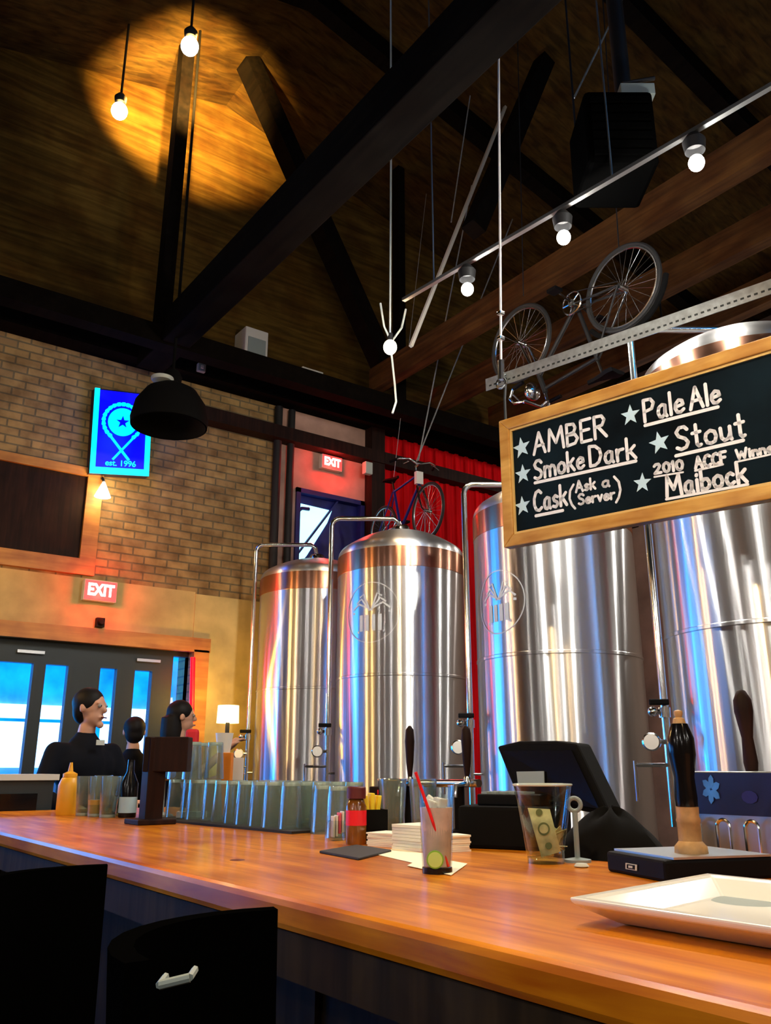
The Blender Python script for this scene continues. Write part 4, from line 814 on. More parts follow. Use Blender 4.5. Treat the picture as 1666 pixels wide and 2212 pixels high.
# glasses standing upright at the far left
t0 = None
for k, ((px, py), lb) in enumerate((((180, 1762), 'upright glass next to the yellow squeeze bottle'), ((206, 1764), 'upright glass with amber rest, second from the yellow bottle'), ((232, 1766), 'upright glass, third from the yellow bottle'), ((256, 1762), 'upright glass left of the black bottle'), ((218, 1752), 'upright glass at the back of the group by the yellow bottle'))):
    t = pint(lb, 'upright glasses by the yellow bottle', True, .17, .045) if t0 is None else copy_tree(t0); t0 = t0 or t; t['label'] = lb; p = on_bar(px, py); t.location = p
    b = MB(); b.lathe([(1e-4, .014), (.032, .014), (.036, .05 + .02 * (k % 3)), (1e-4, .05 + .02 * (k % 3))], p, 20, cap=False); b.build('drink_rest', 'yellow_plastic' if k == 1 else 'tint_glass', t)
P = on_bar(143, 1760); t = thing('squeeze_bottle', 'yellow squeeze bottle at the far left end of the bar', 'bottle', P)
b = MB(); b.lathe([(1e-4, 0), (.045, 0), (.048, .01), (.048, .13), (.036, .16), (.03, .165)], P, 28); b.build('body', 'yellow_plastic', t)
b = MB(); b.lathe([(.032, .165), (.032, .18), (.012, .19), (.006, .23), (1e-4, .23)], P, 20); b.build('nozzle', 'yellow_plastic', t)
P = on_bar(274, 1766); t = thing('black_bottle', 'black bottle with a pale blue label at the left end of the bar', 'bottle', P)
b = MB(); b.lathe([(1e-4, 0), (.036, 0), (.038, .006), (.038, .14), (.016, .19), (.014, .24), (1e-4, .24)], P, 28); b.build('body', 'black_gloss', t)
b = MB(); b.lathe([(.0385, .02), (.0385, .085)], P, 28, cap=False); b.build('label', 'sky_label', t)
# dark wooden tap post
P = on_bar(324, 1780); t = thing('tap_post', 'dark brown wooden post with a crosspiece at the left end of the bar', 'post', P)
hz = at(324, 1592, y=P.y).z - BT
b = MB(); b.box(P + Vector((0, .0, hz / 2)), (.07, .07, hz)); b.build('upright', 'dark_wood', t, smooth=False, bevel=.004)
b = MB(); b.box(P + RT * .05 + Vector((0, 0, hz - .065)), (.17, .08, .13), Rz); b.build('crosspiece', 'dark_wood', t, smooth=False, bevel=.004)
b = MB(); b.box(P + Vector((0, 0, .01)), (.15, .15, .02)); b.build('base', 'dark_wood', t, smooth=False, bevel=.004)
# beige box on a blue cloth, on a stand behind the post
P = at(287, 1770, z=BT) + Vector((.16, .12, 0)); z1 = at(287, 1682, y=P.y).z; z2 = at(287, 1640, y=P.y).z; z3 = at(290, 1595, y=P.y).z
b = MB(); b.lathe([(.06, 0), (.06, .01), (.02, .02), (.02, z1 - BT - .01), (.07, z1 - BT)], P, 20); tag(b.build('cake_stand', 'grey'), 'small grey stand behind the dark post holding a blue cloth', 'stand')
b = MB(); b.box((P.x, P.y, (z1 + z2) / 2), (.11, .10, z2 - z1), Rz); o = b.build('folded_cloth', 'blue_cloth', smooth=False, bevel=.015); tag(o, 'bright blue folded cloth below the beige box', 'cloth')
b = MB(); b.box((P.x, P.y, (z2 + z3) / 2), (.10, .09, z3 - z2), Rz); tag(b.build('card_box', 'beige', smooth=False, bevel=.003), 'beige box on the blue cloth left of the dark post', 'box')
# black crate, white papers, orange carton with a white cup, lit lamp
P = on_bar(430, 1766) + Vector((.22, .14, .0085)); t = thing('black_crate', 'black crate behind the stacked glasses at the left of the bar', 'crate', P)
zt_ = at(430, 1690, y=P.y).z - BT
b = MB(); b.box(P + Vector((0, 0, zt_ / 2)), (.22, .16, zt_), Rz); b.build('body', 'matte_black', t, smooth=False, bevel=.006)
b = MB(); b.box(P + Vector((0, 0, zt_ - .012)) - FW * .0, (.226, .166, .012), Rz); b.build('rim', 'grey', t, smooth=False)
b = MB(); b.box(P + Vector((-.02, -.02, zt_ + .05)), (.11, .02, .10), Rz); tag(b.build('paper_pad', 'white', smooth=False), 'white paper pad standing on the black crate', 'paper')
b = MB(); P2 = on_bar(424, 1770); b.box(P2 + Vector((-.03, -.02, .0215)), (.12, .07, .024), Matrix.Rotation(-.5, 3, 'Z')); tag(b.build('paper_stack', 'white', smooth=False, bevel=.002), 'white stack of paper on the bar mat before the black crate', 'paper')
P = at(484, 1704, z=BT + .0); P = Vector((1.80, 3.55, BT)); P = at(484, 1702, y=3.62); P = Vector((P.x, P.y, BT)); hz = at(484, 1626, y=P.y).z - BT
b = MB(); b.box(P + Vector((0, 0, hz / 2)), (.062, .062, hz), Rz); tag(b.build('carton', 'orange_card', smooth=False, bevel=.003), 'tall orange carton below the white cup, left of the tanks', 'carton')
b = MB(); b.lathe([(1e-4, 0), (.028, 0), (.04, .085), (.037, .085), (.026, .006), (1e-4, .006)], P + Vector((0, 0, hz)) - RT * .01, 24, cap=False); tag(b.build('paper_cup', 'white'), 'white paper cup standing on the orange carton', 'cup')
P = at(492, 1560, y=6.9); P = Vector((P.x, P.y, 0)); t = thing('shelf_lamp', 'glowing drum lamp on a stand left of the first tank', 'lamp', (P.x, P.y, 0)); zl0, zl1 = at(492, 1562, y=6.9).z, at(492, 1524, y=6.9).z
b = MB(); b.lathe([(.10, 0), (.10, .02), (.018, .03), (.018, zl0 + .01)], P, 20); b.build('stand', 'iron', t)
b = MB(); b.lathe([(.095, zl0), (.09, zl1), (.086, zl1), (.09, zl0)], P, 28, cap=False); b.build('shade', 'shade_lit', t)
lamp_light(t, (P.x, P.y + .1, zl1 + .10), 13, (1, .58, .06), .05)
# tap bar with two handles behind the drink
ty = 2.12; A = at(868, 1692, x=1.92); B = at(1035, 1692, x=1.92); t = thing('draft_tower', 'low chrome tap bar with two dark handles behind the tall drink', 'beer tap', (1.92, (A.y + B.y) / 2, BT))
b = MB(); b.tube([A, B], .013, 12); b.build('tap_bar', 'chrome', t)
for px in (884, 992):
    q = at(px, 1692, x=1.92); b = MB(); b.tube([(q.x, q.y, BT), q], .017, 12); b.lathe([(.035, 0), (.035, .01), (.018, .016)], (q.x, q.y, BT), 16); b.build('post', 'black', t)
for px in (886, 1010):
    q = at(px, 1690, x=1.90); top = at(px - 2, 1568, x=1.90); h_ = top.z - q.z
    b = MB(); b.lathe([(.007, 0), (.008, .02), (.013, h_ * .35), (.017, h_ * .72), (.014, h_ * .93), (.004, h_)], q, 20); ho = b.build('tap_handle', 'dark_wood', t)
    b = MB(); b.lathe([(.012, -.012), (.012, .014), (.008, .02)], q, 16); b.tube([q, q + Vector((-.05, 0, -.01)), q + Vector((-.055, 0, -.045))], .008, 8); b.build('faucet', 'chrome', ho)
P = at(842, 1740, x=1.84); P.z = BT; t = thing('shaker_tin', 'dark steel tin with a bright rim behind the yellow packets', 'cup', P); hz = at(856, 1684, y=P.y).z - BT
b = MB(); b.lathe([(1e-4, 0), (.034, 0), (.04, hz), (.036, hz), (.03, .01), (1e-4, .01)], P, 28, cap=False); b.build('body', 'black_gloss', t)
b = MB(); b.torus(P + Vector((0, 0, hz)), .039, .004, 28, 6); b.build('rim', 'chrome', t)
P = at(813, 1740, x=1.9); P.z = BT; b = MB(); b.box(P + Vector((0, 0, .07)), (.05, .05, .14), Rz); o = b.build('menu_box', 'dark_wood', smooth=False, bevel=.004); tag(o, 'dark box with a red dot behind the amber bottle', 'box')
b = MB(); b.box(P + Vector((0, 0, .12)) + RT * .012 - Vector((math.sin(YAW), math.cos(YAW), 0)) * .0265, (.016, .003, .016), Rz); b.build('red_dot', 'red', o, smooth=False)
t = copy_tree(t0); t['label'] = 'empty upright glass just behind the cream napkins'; t['group'] = 'single glasses mid bar'; t.location = on_bar(840, 1808) + Vector((.06, .06, 0))
t = copy_tree(t0); t['label'] = 'empty upright glass half hidden behind the tall drink'; t['group'] = 'single glasses mid bar'; t.location = on_bar(900, 1806) + Vector((.02, -.01, 0))
# cash register
X = 1.80
t = thing('cash_register', 'black cash register with a tilted screen on the bar', 'register', (X + .1, 1.75, BT))
c1, c2, c3, c4 = at(1073, 1612, x=X), at(1246, 1606, x=X), at(1322, 1765, x=X - .02), at(1118, 1725, x=X - .02)
cm = [at(1120, 1601, x=X), at(1200, 1600, x=X)]
b = MB(); b.prism([c4, c3, c2, cm[1], cm[0], c1], (.09, .03, -.0)); b.build('screen_housing', 'matte_black', t, smooth=False, bevel=.008)
nrm = (c2 - c1).cross(c4 - c1).normalized(); nrm = nrm if nrm.dot(CAM - c1) > 0 else -nrm
def ip(u, v, d): return (c1 * (1 - u) + c2 * u) * (1 - v) + (c4 * (1 - u) + c3 * u) * v + nrm * d
b = MB(); b.prism([ip(.08, .1, .002), ip(.92, .1, .002), ip(.92, .92, .002), ip(.08, .92, .002)], nrm * .003); b.build('screen', 'black_gloss', t, smooth=False)
b = MB(); b.prism([at_plane(*p, c1 + nrm * .008, nrm) for p in ((1117, 1667), (1176, 1666), (1177, 1692), (1120, 1692))], nrm * .002); b.build('screen_label', 'grey', t, smooth=False)
r0, r1 = on_bar(990, 1832), on_bar(1135, 1838); hz = at(1000, 1716, x=r0.x + .05).z - BT; dl = (r1 - r0); dl.z = 0; nn = Vector((-dl.y, dl.x, 0)).normalized(); nn = nn if nn.x > 0 else -nn
b = MB(); b.prism([r0, r1 - dl * .0 + dl * .35, r1 + dl * .35 + nn * .24, r0 + nn * .24], (0, 0, hz * .80)); b.build('drawer_base', 'matte_black', t, smooth=False, bevel=.01)
b = MB(); b.prism([r0 + dl * .25 + nn * .03 + Vector((0, 0, hz * .8)), r1 + dl * .2 + nn * .03 + Vector((0, 0, hz * .8)), r1 + dl * .2 + nn * .2 + Vector((0, 0, hz * .8)), r0 + dl * .25 + nn * .2 + Vector((0, 0, hz * .8))], (0, 0, hz * .22)); b.build('keyboard', 'black', t, smooth=False, bevel=.004)
b = MB()
for i in range(5):
    for j in range(3): b.box(r0 + dl * (.35 + .14 * i) + nn * (.06 + .05 * j) + Vector((0, 0, hz * 1.03)), (.022, .022, .008))
b.build('keys', 'grey', t, smooth=False)
# tip jar
J = on_bar(1180, 1864); t = thing('tip_jar', 'clear flared jar with a banknote standing before the cash register', 'jar', J); hj = at(1175, 1695, y=J.y).z - BT
b = MB(); b.lathe(cyl_prof(.040, .066, hj, .003, .018), J, 44, cap=False); b.build('jar', 'glass', t)
b = MB(); b.torus(J + Vector((0, 0, hj)), .0655, .0028, 44, 6); b.build('rim', 'pale_glass', t); b = MB(); b.lathe([(.041, 0), (.041, .012), (1e-4, .014)], J, 36); b.build('base', 'glass', t)
tw = CAM - J; tw.z = 0; tw.normalize(); sd = Vector((RT.x, RT.y, 0))
def banknote(ps, label):
    m = MB(); n = 10; vs = []
    for i in range(n + 1):
        u = i / n; bend = .010 * math.sin(PI * u)
        for k in (0, 1):
            p = (ps[0] * (1 - u) + ps[3] * u) if k == 0 else (ps[1] * (1 - u) + ps[2] * u); vs.append(p + tw * bend)
    m.add(vs, [(2 * i, 2 * i + 1, 2 * i + 3, 2 * i + 2) for i in range(n)]); m.add([v - tw * .0006 for v in vs], [(2 * i, 2 * i + 1, 2 * i + 3, 2 * i + 2) for i in range(n)])
    o = tag(m.build('banknote', 'bill'), label, 'banknote'); w_ = (ps[1] - ps[0]); h_ = (ps[3] - ps[0])
    g = MB()
    for (u, v, ru, rv) in ((.5, .52, .30, .13), (.5, .85, .17, .07), (.5, .18, .17, .07)):
        cc = ps[0] + w_ * u + h_ * v + tw * (.0105 * math.sin(PI * v) + .0012); g.prism([cc + w_ * (ru * math.cos(2 * PI * k / 20)) + h_ * (rv * math.sin(2 * PI * k / 20)) for k in range(20)], tw * .0005)
    g.build('printed_oval', 'bill_ink', o, smooth=False); g = MB()
    for (u, v, ru, rv) in ((.5, .52, .22, .09),): cc = ps[0] + w_ * u + h_ * v + tw * (.0105 + .0019); g.prism([cc + w_ * (ru * math.cos(2 * PI * k / 20)) + h_ * (rv * math.sin(2 * PI * k / 20)) for k in range(20)], tw * .0004)
    g.build('printed_centre', 'bill', o, smooth=False); return o
pj = J + tw * .012
def jp(px, py): return at_plane(px, py, pj, tw)
banknote([jp(1170, 1852), jp(1212, 1840), jp(1188, 1748), jp(1140, 1745)], 'green and yellow banknote standing upright in the clear jar')
b = MB(); c = J + sd * .018 + Vector((0, 0, .045)) - tw * .012
for k in range(9): a = k * .7; b.box(c + Vector((.008 * math.cos(a), .008 * math.sin(a), .003 * (k - 4))), (.045, .03, .0012), Matrix.Rotation(a, 3, (1, .4, .6)))
tag(b.build('crumpled_banknote', 'bill', smooth=False), 'crumpled banknote lying low inside the clear jar', 'banknote')
# small glass ring holder behind the jar
P = at(1241, 1738, x=1.56); b = MB(); b.torus(P, .014, .005, 24, 8, rot_to(tw)); b.tube([P - Vector((0, 0, .017)), Vector((P.x, P.y, BT + .005))], .006, 8); b.lathe([(.03, 0), (.03, .006), (.006, .01)], (P.x, P.y, BT), 16); tag(b.build('pen_holder', 'grey'), 'small grey ring holder behind the clear tip jar', 'holder')
# black cloth heap
def heap(c, rx, ry, h, seed, m_, rot=0):
    rnd = random.Random(seed); b = MB(); n, k = 28, 12; vs = [Vector((0, 0, h))]; ph = [rnd.uniform(0, 6) for _ in range(6)]
    for i in range(1, k + 1):
        t_ = i / k
        for j in range(n):
            a = 2 * PI * j / n; w_ = 1 + .10 * math.sin(3 * a + ph[0]) * t_ + .07 * math.sin(7 * a + ph[1]) * t_
            z = h * (math.cos(t_ * PI / 2) ** .8) * (1 + .12 * math.sin(5 * a + ph[2] + 4 * t_) * (1 - t_))
            vs.append(Vector((rx * t_ * w_ * math.cos(a), ry * t_ * w_ * math.sin(a), z)))
    fs = [(0, 1 + j, 1 + (j + 1) % n) for j in range(n)]
    for i in range(k - 1):
        for j in range(n): a = 1 + i * n; fs.append((a + j, a + n + j, a + n + (j + 1) % n, a + (j + 1) % n))
    fs.append(tuple(1 + (k - 1) * n + j for j in range(n)))
    Q = Matrix.Rotation(rot, 3, 'Z'); b.add([Vector(c) + Q @ v for v in vs], fs); return b.build('bar_towel', m_)
P = on_bar(1305, 1860) + Vector((.08, .04, 0)); hz = at(1285, 1748, x=P.x).z - BT
tag(heap(P, .10, .14, hz, 3, 'matte_black', .3), 'heap of black cloth between the tip jar and the tall tap handle', 'towel')
# tall black tap handle on its black box
f0, f1 = on_bar(1312, 1882), on_bar(1440, 1908); dl = f1 - f0; nn = Vector((-dl.y, dl.x, 0)).normalized(); nn = nn if nn.x > 0 else -nn; hz = at(1312, 1838, x=f0.x).z - BT
t = thing('beer_tap', 'tall black tap handle with a wooden foot on a low black box', 'beer tap', f0 + dl * .5 + nn * .1)
b = MB(); b.prism([f0, f1, f1 + nn * .26, f0 + nn * .26], (0, 0, hz)); b.build('base_box', 'black', t, smooth=False, bevel=.006)
b = MB(); b.prism([f0 + nn * .02 + Vector((0, 0, hz)), f1 + nn * .02 + Vector((0, 0, hz)), f1 + nn * .24 + Vector((0, 0, hz)), f0 + nn * .24 + Vector((0, 0, hz))], (0, 0, .004)); b.build('drip_grille', 'satin_steel', t, smooth=False)
b = MB(); fr_ = [at_plane(*p, f0 - nn * .001, nn) for p in ((1353, 1864), (1377, 1868), (1377, 1881), (1353, 1877))]; b.prism(fr_, -nn * .0015); lo = b.build('front_label', 'pale_grey', t, smooth=False)
b = MB(); ce = sum(fr_, Vector()) / 4; b.prism([ce + (p - ce) * .72 - nn * .0016 for p in fr_], -nn * .0008); lo2 = b.build('label_field', 'black', lo, smooth=False); b = MB(); b.prism([ce + (p - ce) * .36 - nn * .0025 for p in fr_], -nn * .0005); b.build('label_mark', 'pale_grey', lo, smooth=False)
H = f0 + dl * .66 + nn * .11; H.z = BT + hz + .004; 
zc0, zc1, zt_ = at(1402, 1745, y=H.y).z, at(1398, 1560, y=H.y).z, at(1387, 1528, y=H.y).z
def hp(px, py): q = at(px, py, y=H.y); return Vector((q.x, q.y, q.z))
ax0 = H; w0 = (hp(1418, 1780) - hp(1386, 1780)).length / 2
b = MB(); b.lathe([(w0 * 1.45, 0), (w0 * 1.4, .012), (w0, .022), (w0, .055), (w0 * 1.08, .06), (w0 * .96, .068), (w0, (zc0 - H.z) * .99)], H, 28); b.build('foot', 'tan_wood', t)
hl = zc1 - zc0; b = MB(); b.lathe([(w0 * .95, 0), (w0 * 1.0, hl * .1), (w0 * .9, hl * .35), (w0 * 1.22, hl * .62), (w0 * 1.2, hl * .82), (w0 * .75, hl)], Vector((H.x, H.y, zc0)), 28); b.build('handle', 'black_gloss', t)
hl = zt_ - zc1; b = MB(); b.lathe([(w0 * .62, 0), (w0 * .5, hl * .35), (w0 * .3, hl * .45), (w0 * .42, hl * .7), (w0 * .38, hl * .9), (1e-4, hl)], Vector((H.x, H.y, zc1)), 24); b.build('finial', 'tan_wood', t)
# steel tap tower at the right edge
TX = 1.84; A = at(1482, 1862, x=TX); zb = BT; z1 = at(1482, 1756, x=TX).z; z2 = at(1482, 1666, x=TX).z; y1 = A.y; y0 = y1 - .42
t = thing('tap_tower', 'steel tap tower with a dark blue panel at the right edge of the bar', 'beer tap', (TX + .06, (y0 + y1) / 2, BT))
b = MB(); b.bbox((TX, y0, BT), (TX + .13, y1, z2)); b.build('tower_box', 'satin_steel', t, smooth=False, bevel=.004)
b = MB(); b.bbox((TX - .006, y0 + .002, z1), (TX, y1 - .002, z2 - .003)); po = b.build('blue_panel', 'navy', t, smooth=False)
b = MB(); fc = at(1537, 1705, x=TX - .007); u_ = Vector((0, -1, 0)); v_ = Vector((0, 0, 1))
for k in range(6):
    a = .4 + k * PI / 3; c = fc + u_ * (.012 * math.cos(a)) + v_ * (.016 * math.sin(a)); dx, dz = math.cos(a), math.sin(a)
    b.prism([c + u_ * (dx * p - dz * q) * .011 + v_ * (dz * p + dx * q) * .014 for p, q in ((-1, 0), (-.3, .6), (.6, .55), (1.2, 0), (.6, -.55), (-.3, -.6))], (-.001 - .0003 * k, 0, 0))
b.build('flower_mark', 'blue_cloth', po, smooth=False)
b = MB(); c = at(1620, 1722, x=TX - .007); b.prism([c + u_ * (.02 * math.cos(2 * PI * k / 10)) + v_ * (.014 * math.sin(2 * PI * k / 10)) for k in range(10)], (-.001, 0, 0)); b.build('panel_mark', 'dark_blue', po, smooth=False)
for px in (1506, 1570, 1632):
    q = at(px, 1850, x=TX - .03); b = MB(); w_ = .016; zz = z1 - BT
    b.tube([(q.x, q.y + w_, BT + .01), (q.x, q.y + w_, BT + zz * .75)] + [(q.x, q.y + w_ * math.cos(PI * k / 8), BT + zz * .75 + w_ * math.sin(PI * k / 8)) for k in range(1, 8)] + [(q.x, q.y - w_, BT + zz * .75), (q.x, q.y - w_, BT + .01)], .004, 8); b.build('chrome_loop', 'chrome', t)
H2 = at(1625, 1666, x=TX + .05); top = at(1600, 1488, x=TX + .05); ax = (top - H2); b = MB(); Q = rot_to(ax, (0, 1, 0)); L_ = ax.length; w0 = .017
b.lathe([(w0 * .8, 0), (w0 * .95, L_ * .1), (w0 * .75, L_ * .4), (w0 * 1.25, L_ * .72), (w0 * 1.2, L_ * .86), (w0 * .6, L_ * .97), (1e-4, L_)], Vector((H2.x, H2.y, H2.z)), 24, Q); b.build('tap_handle', 'dark_wood', t)
# white square dish
DH = .034; d0, d1, d2 = [at(*p, z=BT + DH) - Vector((0, 0, DH)) for p in ((1228, 1938), (1527, 1886), (1640, 1998))]; e1 = (d1 - d0); e2 = (d2 - d0).normalized() * e1.length * .95
rim = [d0, d0 + e2, d0 + e2 + e1, d1]; ctr = sum(rim, Vector()) / 4
t = thing('square_dish', 'white square dish standing on the bar at the right edge', 'dish', ctr)
def ring(s, z): return [ctr + (p - ctr) * s + Vector((0, 0, z)) for p in rim]
b = MB(); rings = [ring(.70, .0), ring(.76, .003), ring(.985, .026), ring(1.0, DH), ring(.92, DH), ring(.89, DH - .003), ring(.72, .008)]
vs = [p for r_ in rings for p in r_]; fs = [(i * 4 + j, i * 4 + (j + 1) % 4, (i + 1) * 4 + (j + 1) % 4, (i + 1) * 4 + j) for i in range(6) for j in range(4)] + [(3, 2, 1, 0), (24, 25, 26, 27)]
b.add(vs, fs); b.build('dish', 'ceramic', t, smooth=False, bevel=.003)
b = MB(); b.lathe([(1e-4, 0), (.06, 0), (.05, .002), (1e-4, .002)], on_bar(1610, 1962) + Vector((0, 0, .0075)) + e1.normalized() * .02, 28, cap=False); b.build('wet_patch', 'grey', t)
P = on_bar(1257, 1874); b = MB(); b.lathe([(.012, 0), (.016, .003), (.012, .008), (1e-4, .009)], P, 20); tag(b.build('bottle_cap', 'pale_grey'), 'small pale bottle cap on the bar right of the tip jar', 'cap')
P = on_bar(513, 1858); b = MB(); b.lathe([(1e-4, 0), (.018, 0), (.015, .0012), (1e-4, .0014)], P, 16, cap=False); tag(b.build('spill_drop', 'dark_red'), 'small dark spot on the bare bar wood at the left', 'spot')

# ================================================================== bar stools
def stool(label):
    t = thing('bar_stool', label, 'stool', (0, 0, 0), 'bar stools along the bar front')
    b = MB(); b.lathe([(1e-4, .70), (.17, .70), (.185, .72), (.18, .755), (1e-4, .765)], (0, 0, 0), 32); b.build('seat', 'soot', t)
    for k in range(4):
        a = PI / 4 + k * PI / 2; b = MB(); b.tube([(.12 * math.cos(a), .12 * math.sin(a), .70), (.20 * math.cos(a), .20 * math.sin(a), 0)], .016, 8); b.build('leg', 'iron', t)
    b = MB(); b.torus((0, 0, .30), .168, .011, 32, 8); b.build('foot_ring', 'chrome', t)
    b = MB(); n = 10; vs = []
    for i in range(n + 1):
        a = -.95 + 1.9 * i / n + PI
        for r_, z in ((.17, .80), (.19, 1.10), (.215, 1.10), (.195, .80)): vs.append((r_ * math.cos(a), r_ * math.sin(a), z))
    b.add(vs, [(i * 4 + j, (i + 1) * 4 + j, (i + 1) * 4 + (j + 1) % 4, i * 4 + (j + 1) % 4) for i in range(n) for j in range(4)] + [(0, 1, 2, 3), (n * 4 + 3, n * 4 + 2, n * 4 + 1, n * 4)]); b.build('backrest', 'soot', t)
    for s_ in (-.6, .6):
        a = PI + s_; b = MB(); b.tube([(.15 * math.cos(a), .15 * math.sin(a), .70), (.185 * math.cos(a), .185 * math.sin(a), .85)], .012, 8); b.build('back_post', 'iron', t)
    return t
s_ = stool('black bar stool with a curved back, nearer one at the lower left'); p = at(465, 2000, z=1.1); s_.location = (.53, p.y - .12, 0); s_.rotation_euler = (0, 0, -.9)
s2 = copy_tree(s_);
dc = CAM - s_.location; dc.z = 0; dc.normalize(); pl = s_.location + dc * .235
b = MB(); q0, q1 = at_plane(344, 2128, pl, dc), at_plane(410, 2112, pl, dc); Mi = (Matrix.Translation(s_.location) @ Matrix.Rotation(-.9, 4, 'Z')).inverted()
b.tube([Mi @ q0, Mi @ q1], .0036, 8); b.tube([Mi @ q0, Mi @ (q0 - dc * .03)], .003, 6); b.tube([Mi @ q1, Mi @ (q1 - dc * .03)], .003, 6)
_l = s_.location.copy(); s_.location = (0, 0, 0); b.build('highlight_bar', 'grey', s_); s_.location = _l  # short grey bar added in place of a metallic highlight
s2['label'] = 'black bar stool farther along the bar at the left edge'; p = at(230, 1880, z=1.1); s2.location = (.53, p.y - .1, 0); s2.rotation_euler = (0, 0, -.9)

# ================================================================== people
def skin_mesh(name, chains, voxel, m_, parent, extra=None, smooth_it=4):
    """chains: lists of (point, radius); joined into one surface by a voxel remesh"""
    b = MB()
    for ch in chains:
        pts = []; rs = []
        for i in range(len(ch) - 1):
            (p, r), (q, s) = ch[i], ch[i + 1]; n = 5
            for k in range(n): u = k / n; pts.append(Vector(p).lerp(Vector(q), u)); rs.append(r + (s - r) * u)
        pts.append(Vector(ch[-1][0])); rs.append(ch[-1][1]); b.tube(pts, rs, 14)
        for p, r in ch: b.sphere(p, r * .995, 7)
    if extra: extra(b)
    o = b.build(name, m_, parent)
    md = o.modifiers.new('r', 'REMESH'); md.mode = 'VOXEL'; md.voxel_size = voxel; md.use_smooth_shade = True
    if smooth_it: s = o.modifiers.new('s', 'SMOOTH'); s.factor = .5; s.iterations = smooth_it
    bpy.context.view_layer.update()
    me = bpy.data.meshes.new_from_object(o.evaluated_get(bpy.context.evaluated_depsgraph_get())); o.modifiers.clear(); o.data = me
    me.materials.clear(); me.materials.append(MATS[m_])
    return o
def head_extra(hc, R, h):
    def f(b):
        w = lambda x, y, z: hc + R @ Vector((x * h, y * h, z * h))
        b.sphere(w(0, .0, .08), h * .40, 10, (.82, 1.0, 1.02), R); b.sphere(w(0, -.10, -.16), h * .29, 10, (.88, .92, 1.1), R)
        b.tube([w(0, -.36, .10), w(0, -.45, -.05), w(0, -.40, -.10)], [h * .035, h * .07, h * .05], 8); b.sphere(w(0, -.44, -.06), h * .062, 6)
        b.sphere(w(0, -.385, -.235), h * .07, 6, (1.7, .5, .45), R); b.sphere(w(0, -.33, -.42), h * .10, 6)
        for s in (-1, 1): b.sphere(w(.36 * s, .03, 0), h * .10, 6, (.45, .8, 1.3), R); b.sphere(w(.15 * s, -.33, .13), h * .08, 6, (1.6, .5, .5), R)
    return f
def hand_chains(wr, d, pn, sgn, curl=.5):
    """wrist, direction, palm normal: palm, four bent fingers and a thumb at the side"""
    d = d.normalized(); pn = (pn - d * pn.dot(d)).normalized(); s = d.cross(pn) * sgn; ch = [[(wr, .026), (wr + d * .045, .030), (wr + d * .085, .026)]]
    for k, (o, L) in enumerate(((.030, .070), (.010, .080), (-.011, .074), (-.030, .058))):
        a = wr + d * .085 + s * o; ch.append([(wr + d * .04 + s * o * .7, .013), (a, .0105)]); c = a; dd = d.copy(); seg = [(c, .0105)]
        for j in range(3): dd = (dd * math.cos(curl * .8) + pn * math.sin(curl * .8)).normalized(); c = c + dd * L / 3 * (1.15 - .15 * j); seg.append((c, .0098 - .0011 * j))
        ch.append(seg)
    b0 = wr + d * .02 + s * .024; b1 = b0 + (s * .7 + d * .6).normalized() * .04; b2 = b1 + (d * .85 + pn * .4 + s * .2).normalized() * .032; ch.append([(b0, .016), (b1, .0125), (b2, .0095)])
    return ch
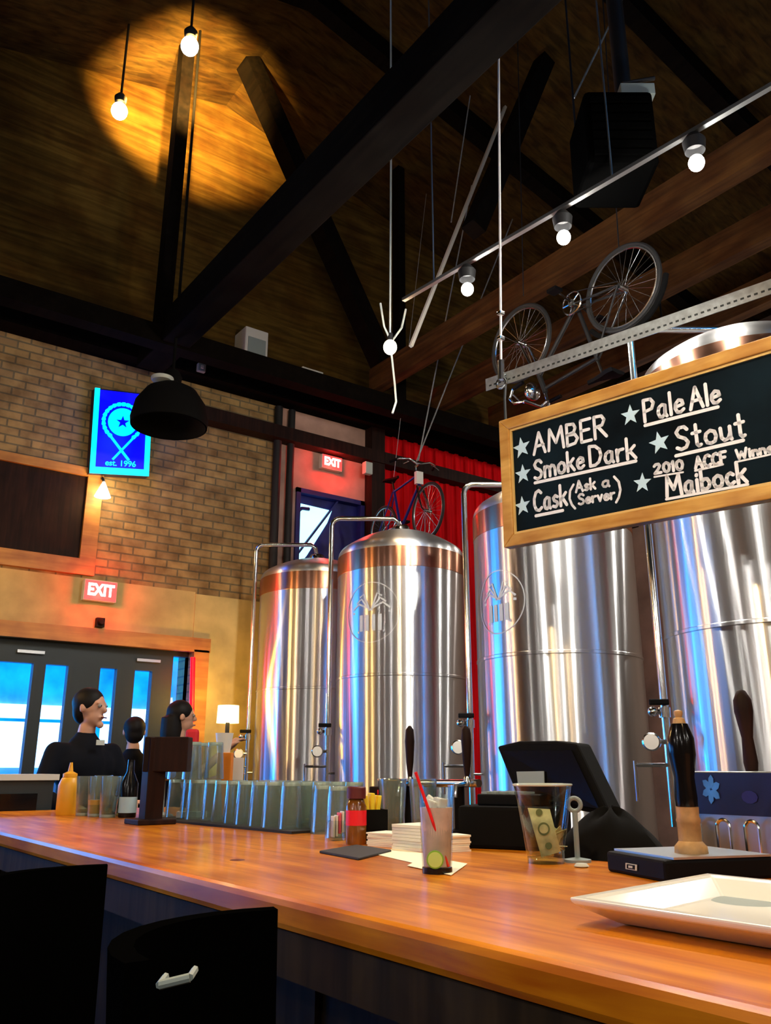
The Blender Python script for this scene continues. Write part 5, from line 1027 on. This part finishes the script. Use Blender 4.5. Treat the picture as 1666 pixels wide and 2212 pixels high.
def person(label, base, yaw, H, arms, top_m, leg_m, hair, hair_len=0.0, head_yaw=0.0, lean=0.0, sleeve=.88):
    t = thing('person', label, 'person', base); B = Vector(base); R = Matrix.Rotation(yaw, 3, 'Z'); h = H / 7.5
    P = lambda x, y, z: B + R @ Vector((x, y - lean * max(0, z - .5 * H), z))
    hip, waist, chest, neck = .50 * H, .60 * H, .74 * H, .835 * H
    sh = [P(s * .108 * H, 0, .785 * H) for s in (-1, 1)]
    ch = []
    for s in (-1, 1):
        ch.append([(P(s * .055 * H, 0, hip), .088), (P(s * .06 * H, -.01, .28 * H), .058), (P(s * .062 * H, .01, .20 * H), .055), (P(s * .063 * H, .01, .05 * H), .040)])
        ch.append([(P(s * .063 * H, .02, .035), .035), (P(s * .068 * H, -.15, .025), .03)])
    ch.append([(P(0, 0, hip), .13), (P(0, 0, waist), .118), (P(0, 0, chest), .135), (P(0, 0, .79 * H), .10), (P(0, 0, neck), .055), (P(0, -.01, .87 * H), .052)])
    for s in (-1, 1): ch.append([(P(s * .05 * H, 0, chest), .11), (P(s * .08 * H, 0, .775 * H), .065)])
    arm_pts = []
    for i, s in enumerate((-1, 1)):
        e, w_ = [P(*q) for q in arms[i]]; ch.append([(sh[i], .050), (e, .038), (w_, .026)]); arm_pts.append((sh[i], e, w_))
        ch += hand_chains(w_, w_ - e, R @ Vector((0, -.3, -1)), s, .45)
    hc = P(0, -.02, .935 * H); HR = Matrix.Rotation(yaw + head_yaw, 3, 'Z')
    skin_mesh('body', ch, .0085, 'skin', t, head_extra(hc, HR, h), 3)
    w = lambda x, y, z: hc + HR @ Vector((x * h, y * h, z * h))
    for s in (-1, 1):
        b = MB(); b.sphere(w(.15 * s, -.355, .065), h * .055, 8); eo = b.build('eye', 'eye_white', t); b = MB(); b.sphere(w(.15 * s, -.395, .065), h * .025, 6); b.build('iris', 'dark_hair', eo)
    b = MB(); b.tube([w(-.13, -.425, -.235), w(0, -.445, -.235), w(.13, -.425, -.235)], h * .018, 6); b.build('lips', 'dark_red', t)
    def hx_(b):
        b.sphere(w(0, .07, .17), h * .43, 10, (.92, 1.0, .92), HR); b.sphere(w(0, .2, -.05), h * .33, 8, (1.05, .75, 1.1), HR)
        if hair_len: b.tube([w(0, .28, 0), w(0, .30, -.5), w(0, .26, -hair_len)], [h * .36, h * .36, h * .24], 12)
    skin_mesh('hair', [], .012, 'dark_hair', t, hx_, 2)
    g = .014; ch = [[(P(0, 0, .47 * H), .135 + g), (P(0, 0, waist), .120 + g), (P(0, 0, chest), .137 + g), (P(0, 0, .79 * H), .10 + g), (P(0, 0, .825 * H), .062 + g)]]
    for s in (-1, 1): ch.append([(P(s * .05 * H, 0, chest), .11 + g), (P(s * .08 * H, 0, .775 * H), .065 + g)])
    for a, e, w_ in arm_pts: ch.append([(a, .051 + g), (e, .040 + g), (e.lerp(w_, .88), .030 + g)] if sleeve > .5 else [(a, .051 + g), (a.lerp(e, .7), .045 + g)])
    skin_mesh('jacket' if top_m == 'dark_jacket' else 'shirt', ch, .013, top_m, t, None, 4)
    ch = []
    for s in (-1, 1): ch.append([(P(s * .05 * H, 0, hip), .10 + g * .5), (P(s * .06 * H, -.01, .28 * H), .064 + g * .5), (P(s * .062 * H, .01, .05 * H), .052)])
    ch.append([(P(-.02 * H, 0, .52 * H), .13), (P(.02 * H, 0, .52 * H), .13)]); skin_mesh('trousers', ch, .014, leg_m, t, None, 3)
    for s in (-1, 1): b = MB(); b.sphere(P(s * .066 * H, -.06, .045), .055, 10, (.85, 2.1, .8), R); b.build('shoe', 'black', t)
    return t
q = at(190, 1540, y=5.45)
person('person in a dark jacket standing at the far left end of the bar', (q.x, q.y, 0), 0.25, 1.74, [((-.30, -.06, 1.12), (-.22, -.30, 1.06)), ((.29, -.08, 1.10), (.14, -.32, 1.08))], 'dark_jacket', 'jeans', True, .0, .5)
bm2 = at(216, 1604, y=5.30); b = MB(); b.box(bm2 + Vector((0, -.01, 0)), (.05, .006, .03)); b.build('chest_badge', 'pale_grey', bpy.data.objects['person'], smooth=False)
q = at(388, 1530, y=6.3)
person('person with long dark hair and a black top raising an arm by the glass door', (q.x, q.y, 0), 1.1, 1.76, [((-.26, -.10, 1.16), (-.12, -.38, 1.42)), ((.25, -.10, 1.12), (.20, -.36, 1.22))], 'black_top', 'jeans', True, 1.5, .2, 0, .2)
q = at(292, 1560, y=6.85)
person('dim person behind, seen as a blue shadow before the door glass', (q.x, q.y, 0), 2.9, 1.66, [((-.27, .0, 1.05), (-.25, -.18, .90)), ((.27, 0, 1.05), (.25, -.18, .90))], 'dark_jacket', 'jeans', True, .0, 0)
P = at(415, 1598, y=5.6); t_ = thing('side_chair', 'red padded chair back by the right person', 'chair', (P.x, P.y, 0))
b = MB(); b.box((P.x, P.y, P.z), (.09, .05, .14), Rz); b.build('backrest', 'red_cloth', t_, smooth=False, bevel=.02)
b = MB(); b.box((P.x - .05, P.y + .12, .85), (.34, .32, .05), Rz); b.build('seat', 'red_cloth', t_, smooth=False, bevel=.02)
for s in (-1, 1):
    for u in (-1, 1): b = MB(); q = Vector((P.x - .05, P.y + .12, 0)) + Rz @ Vector((s * .14, u * .13, 0)); b.tube([q, q + Vector((0, 0, .84))], .015, 8); b.build('leg', 'iron', t_)
b = MB(); b.tube([(P.x, P.y + .03, .86), (P.x, P.y, P.z)], .012, 8); b.build('back_post', 'iron', t_)
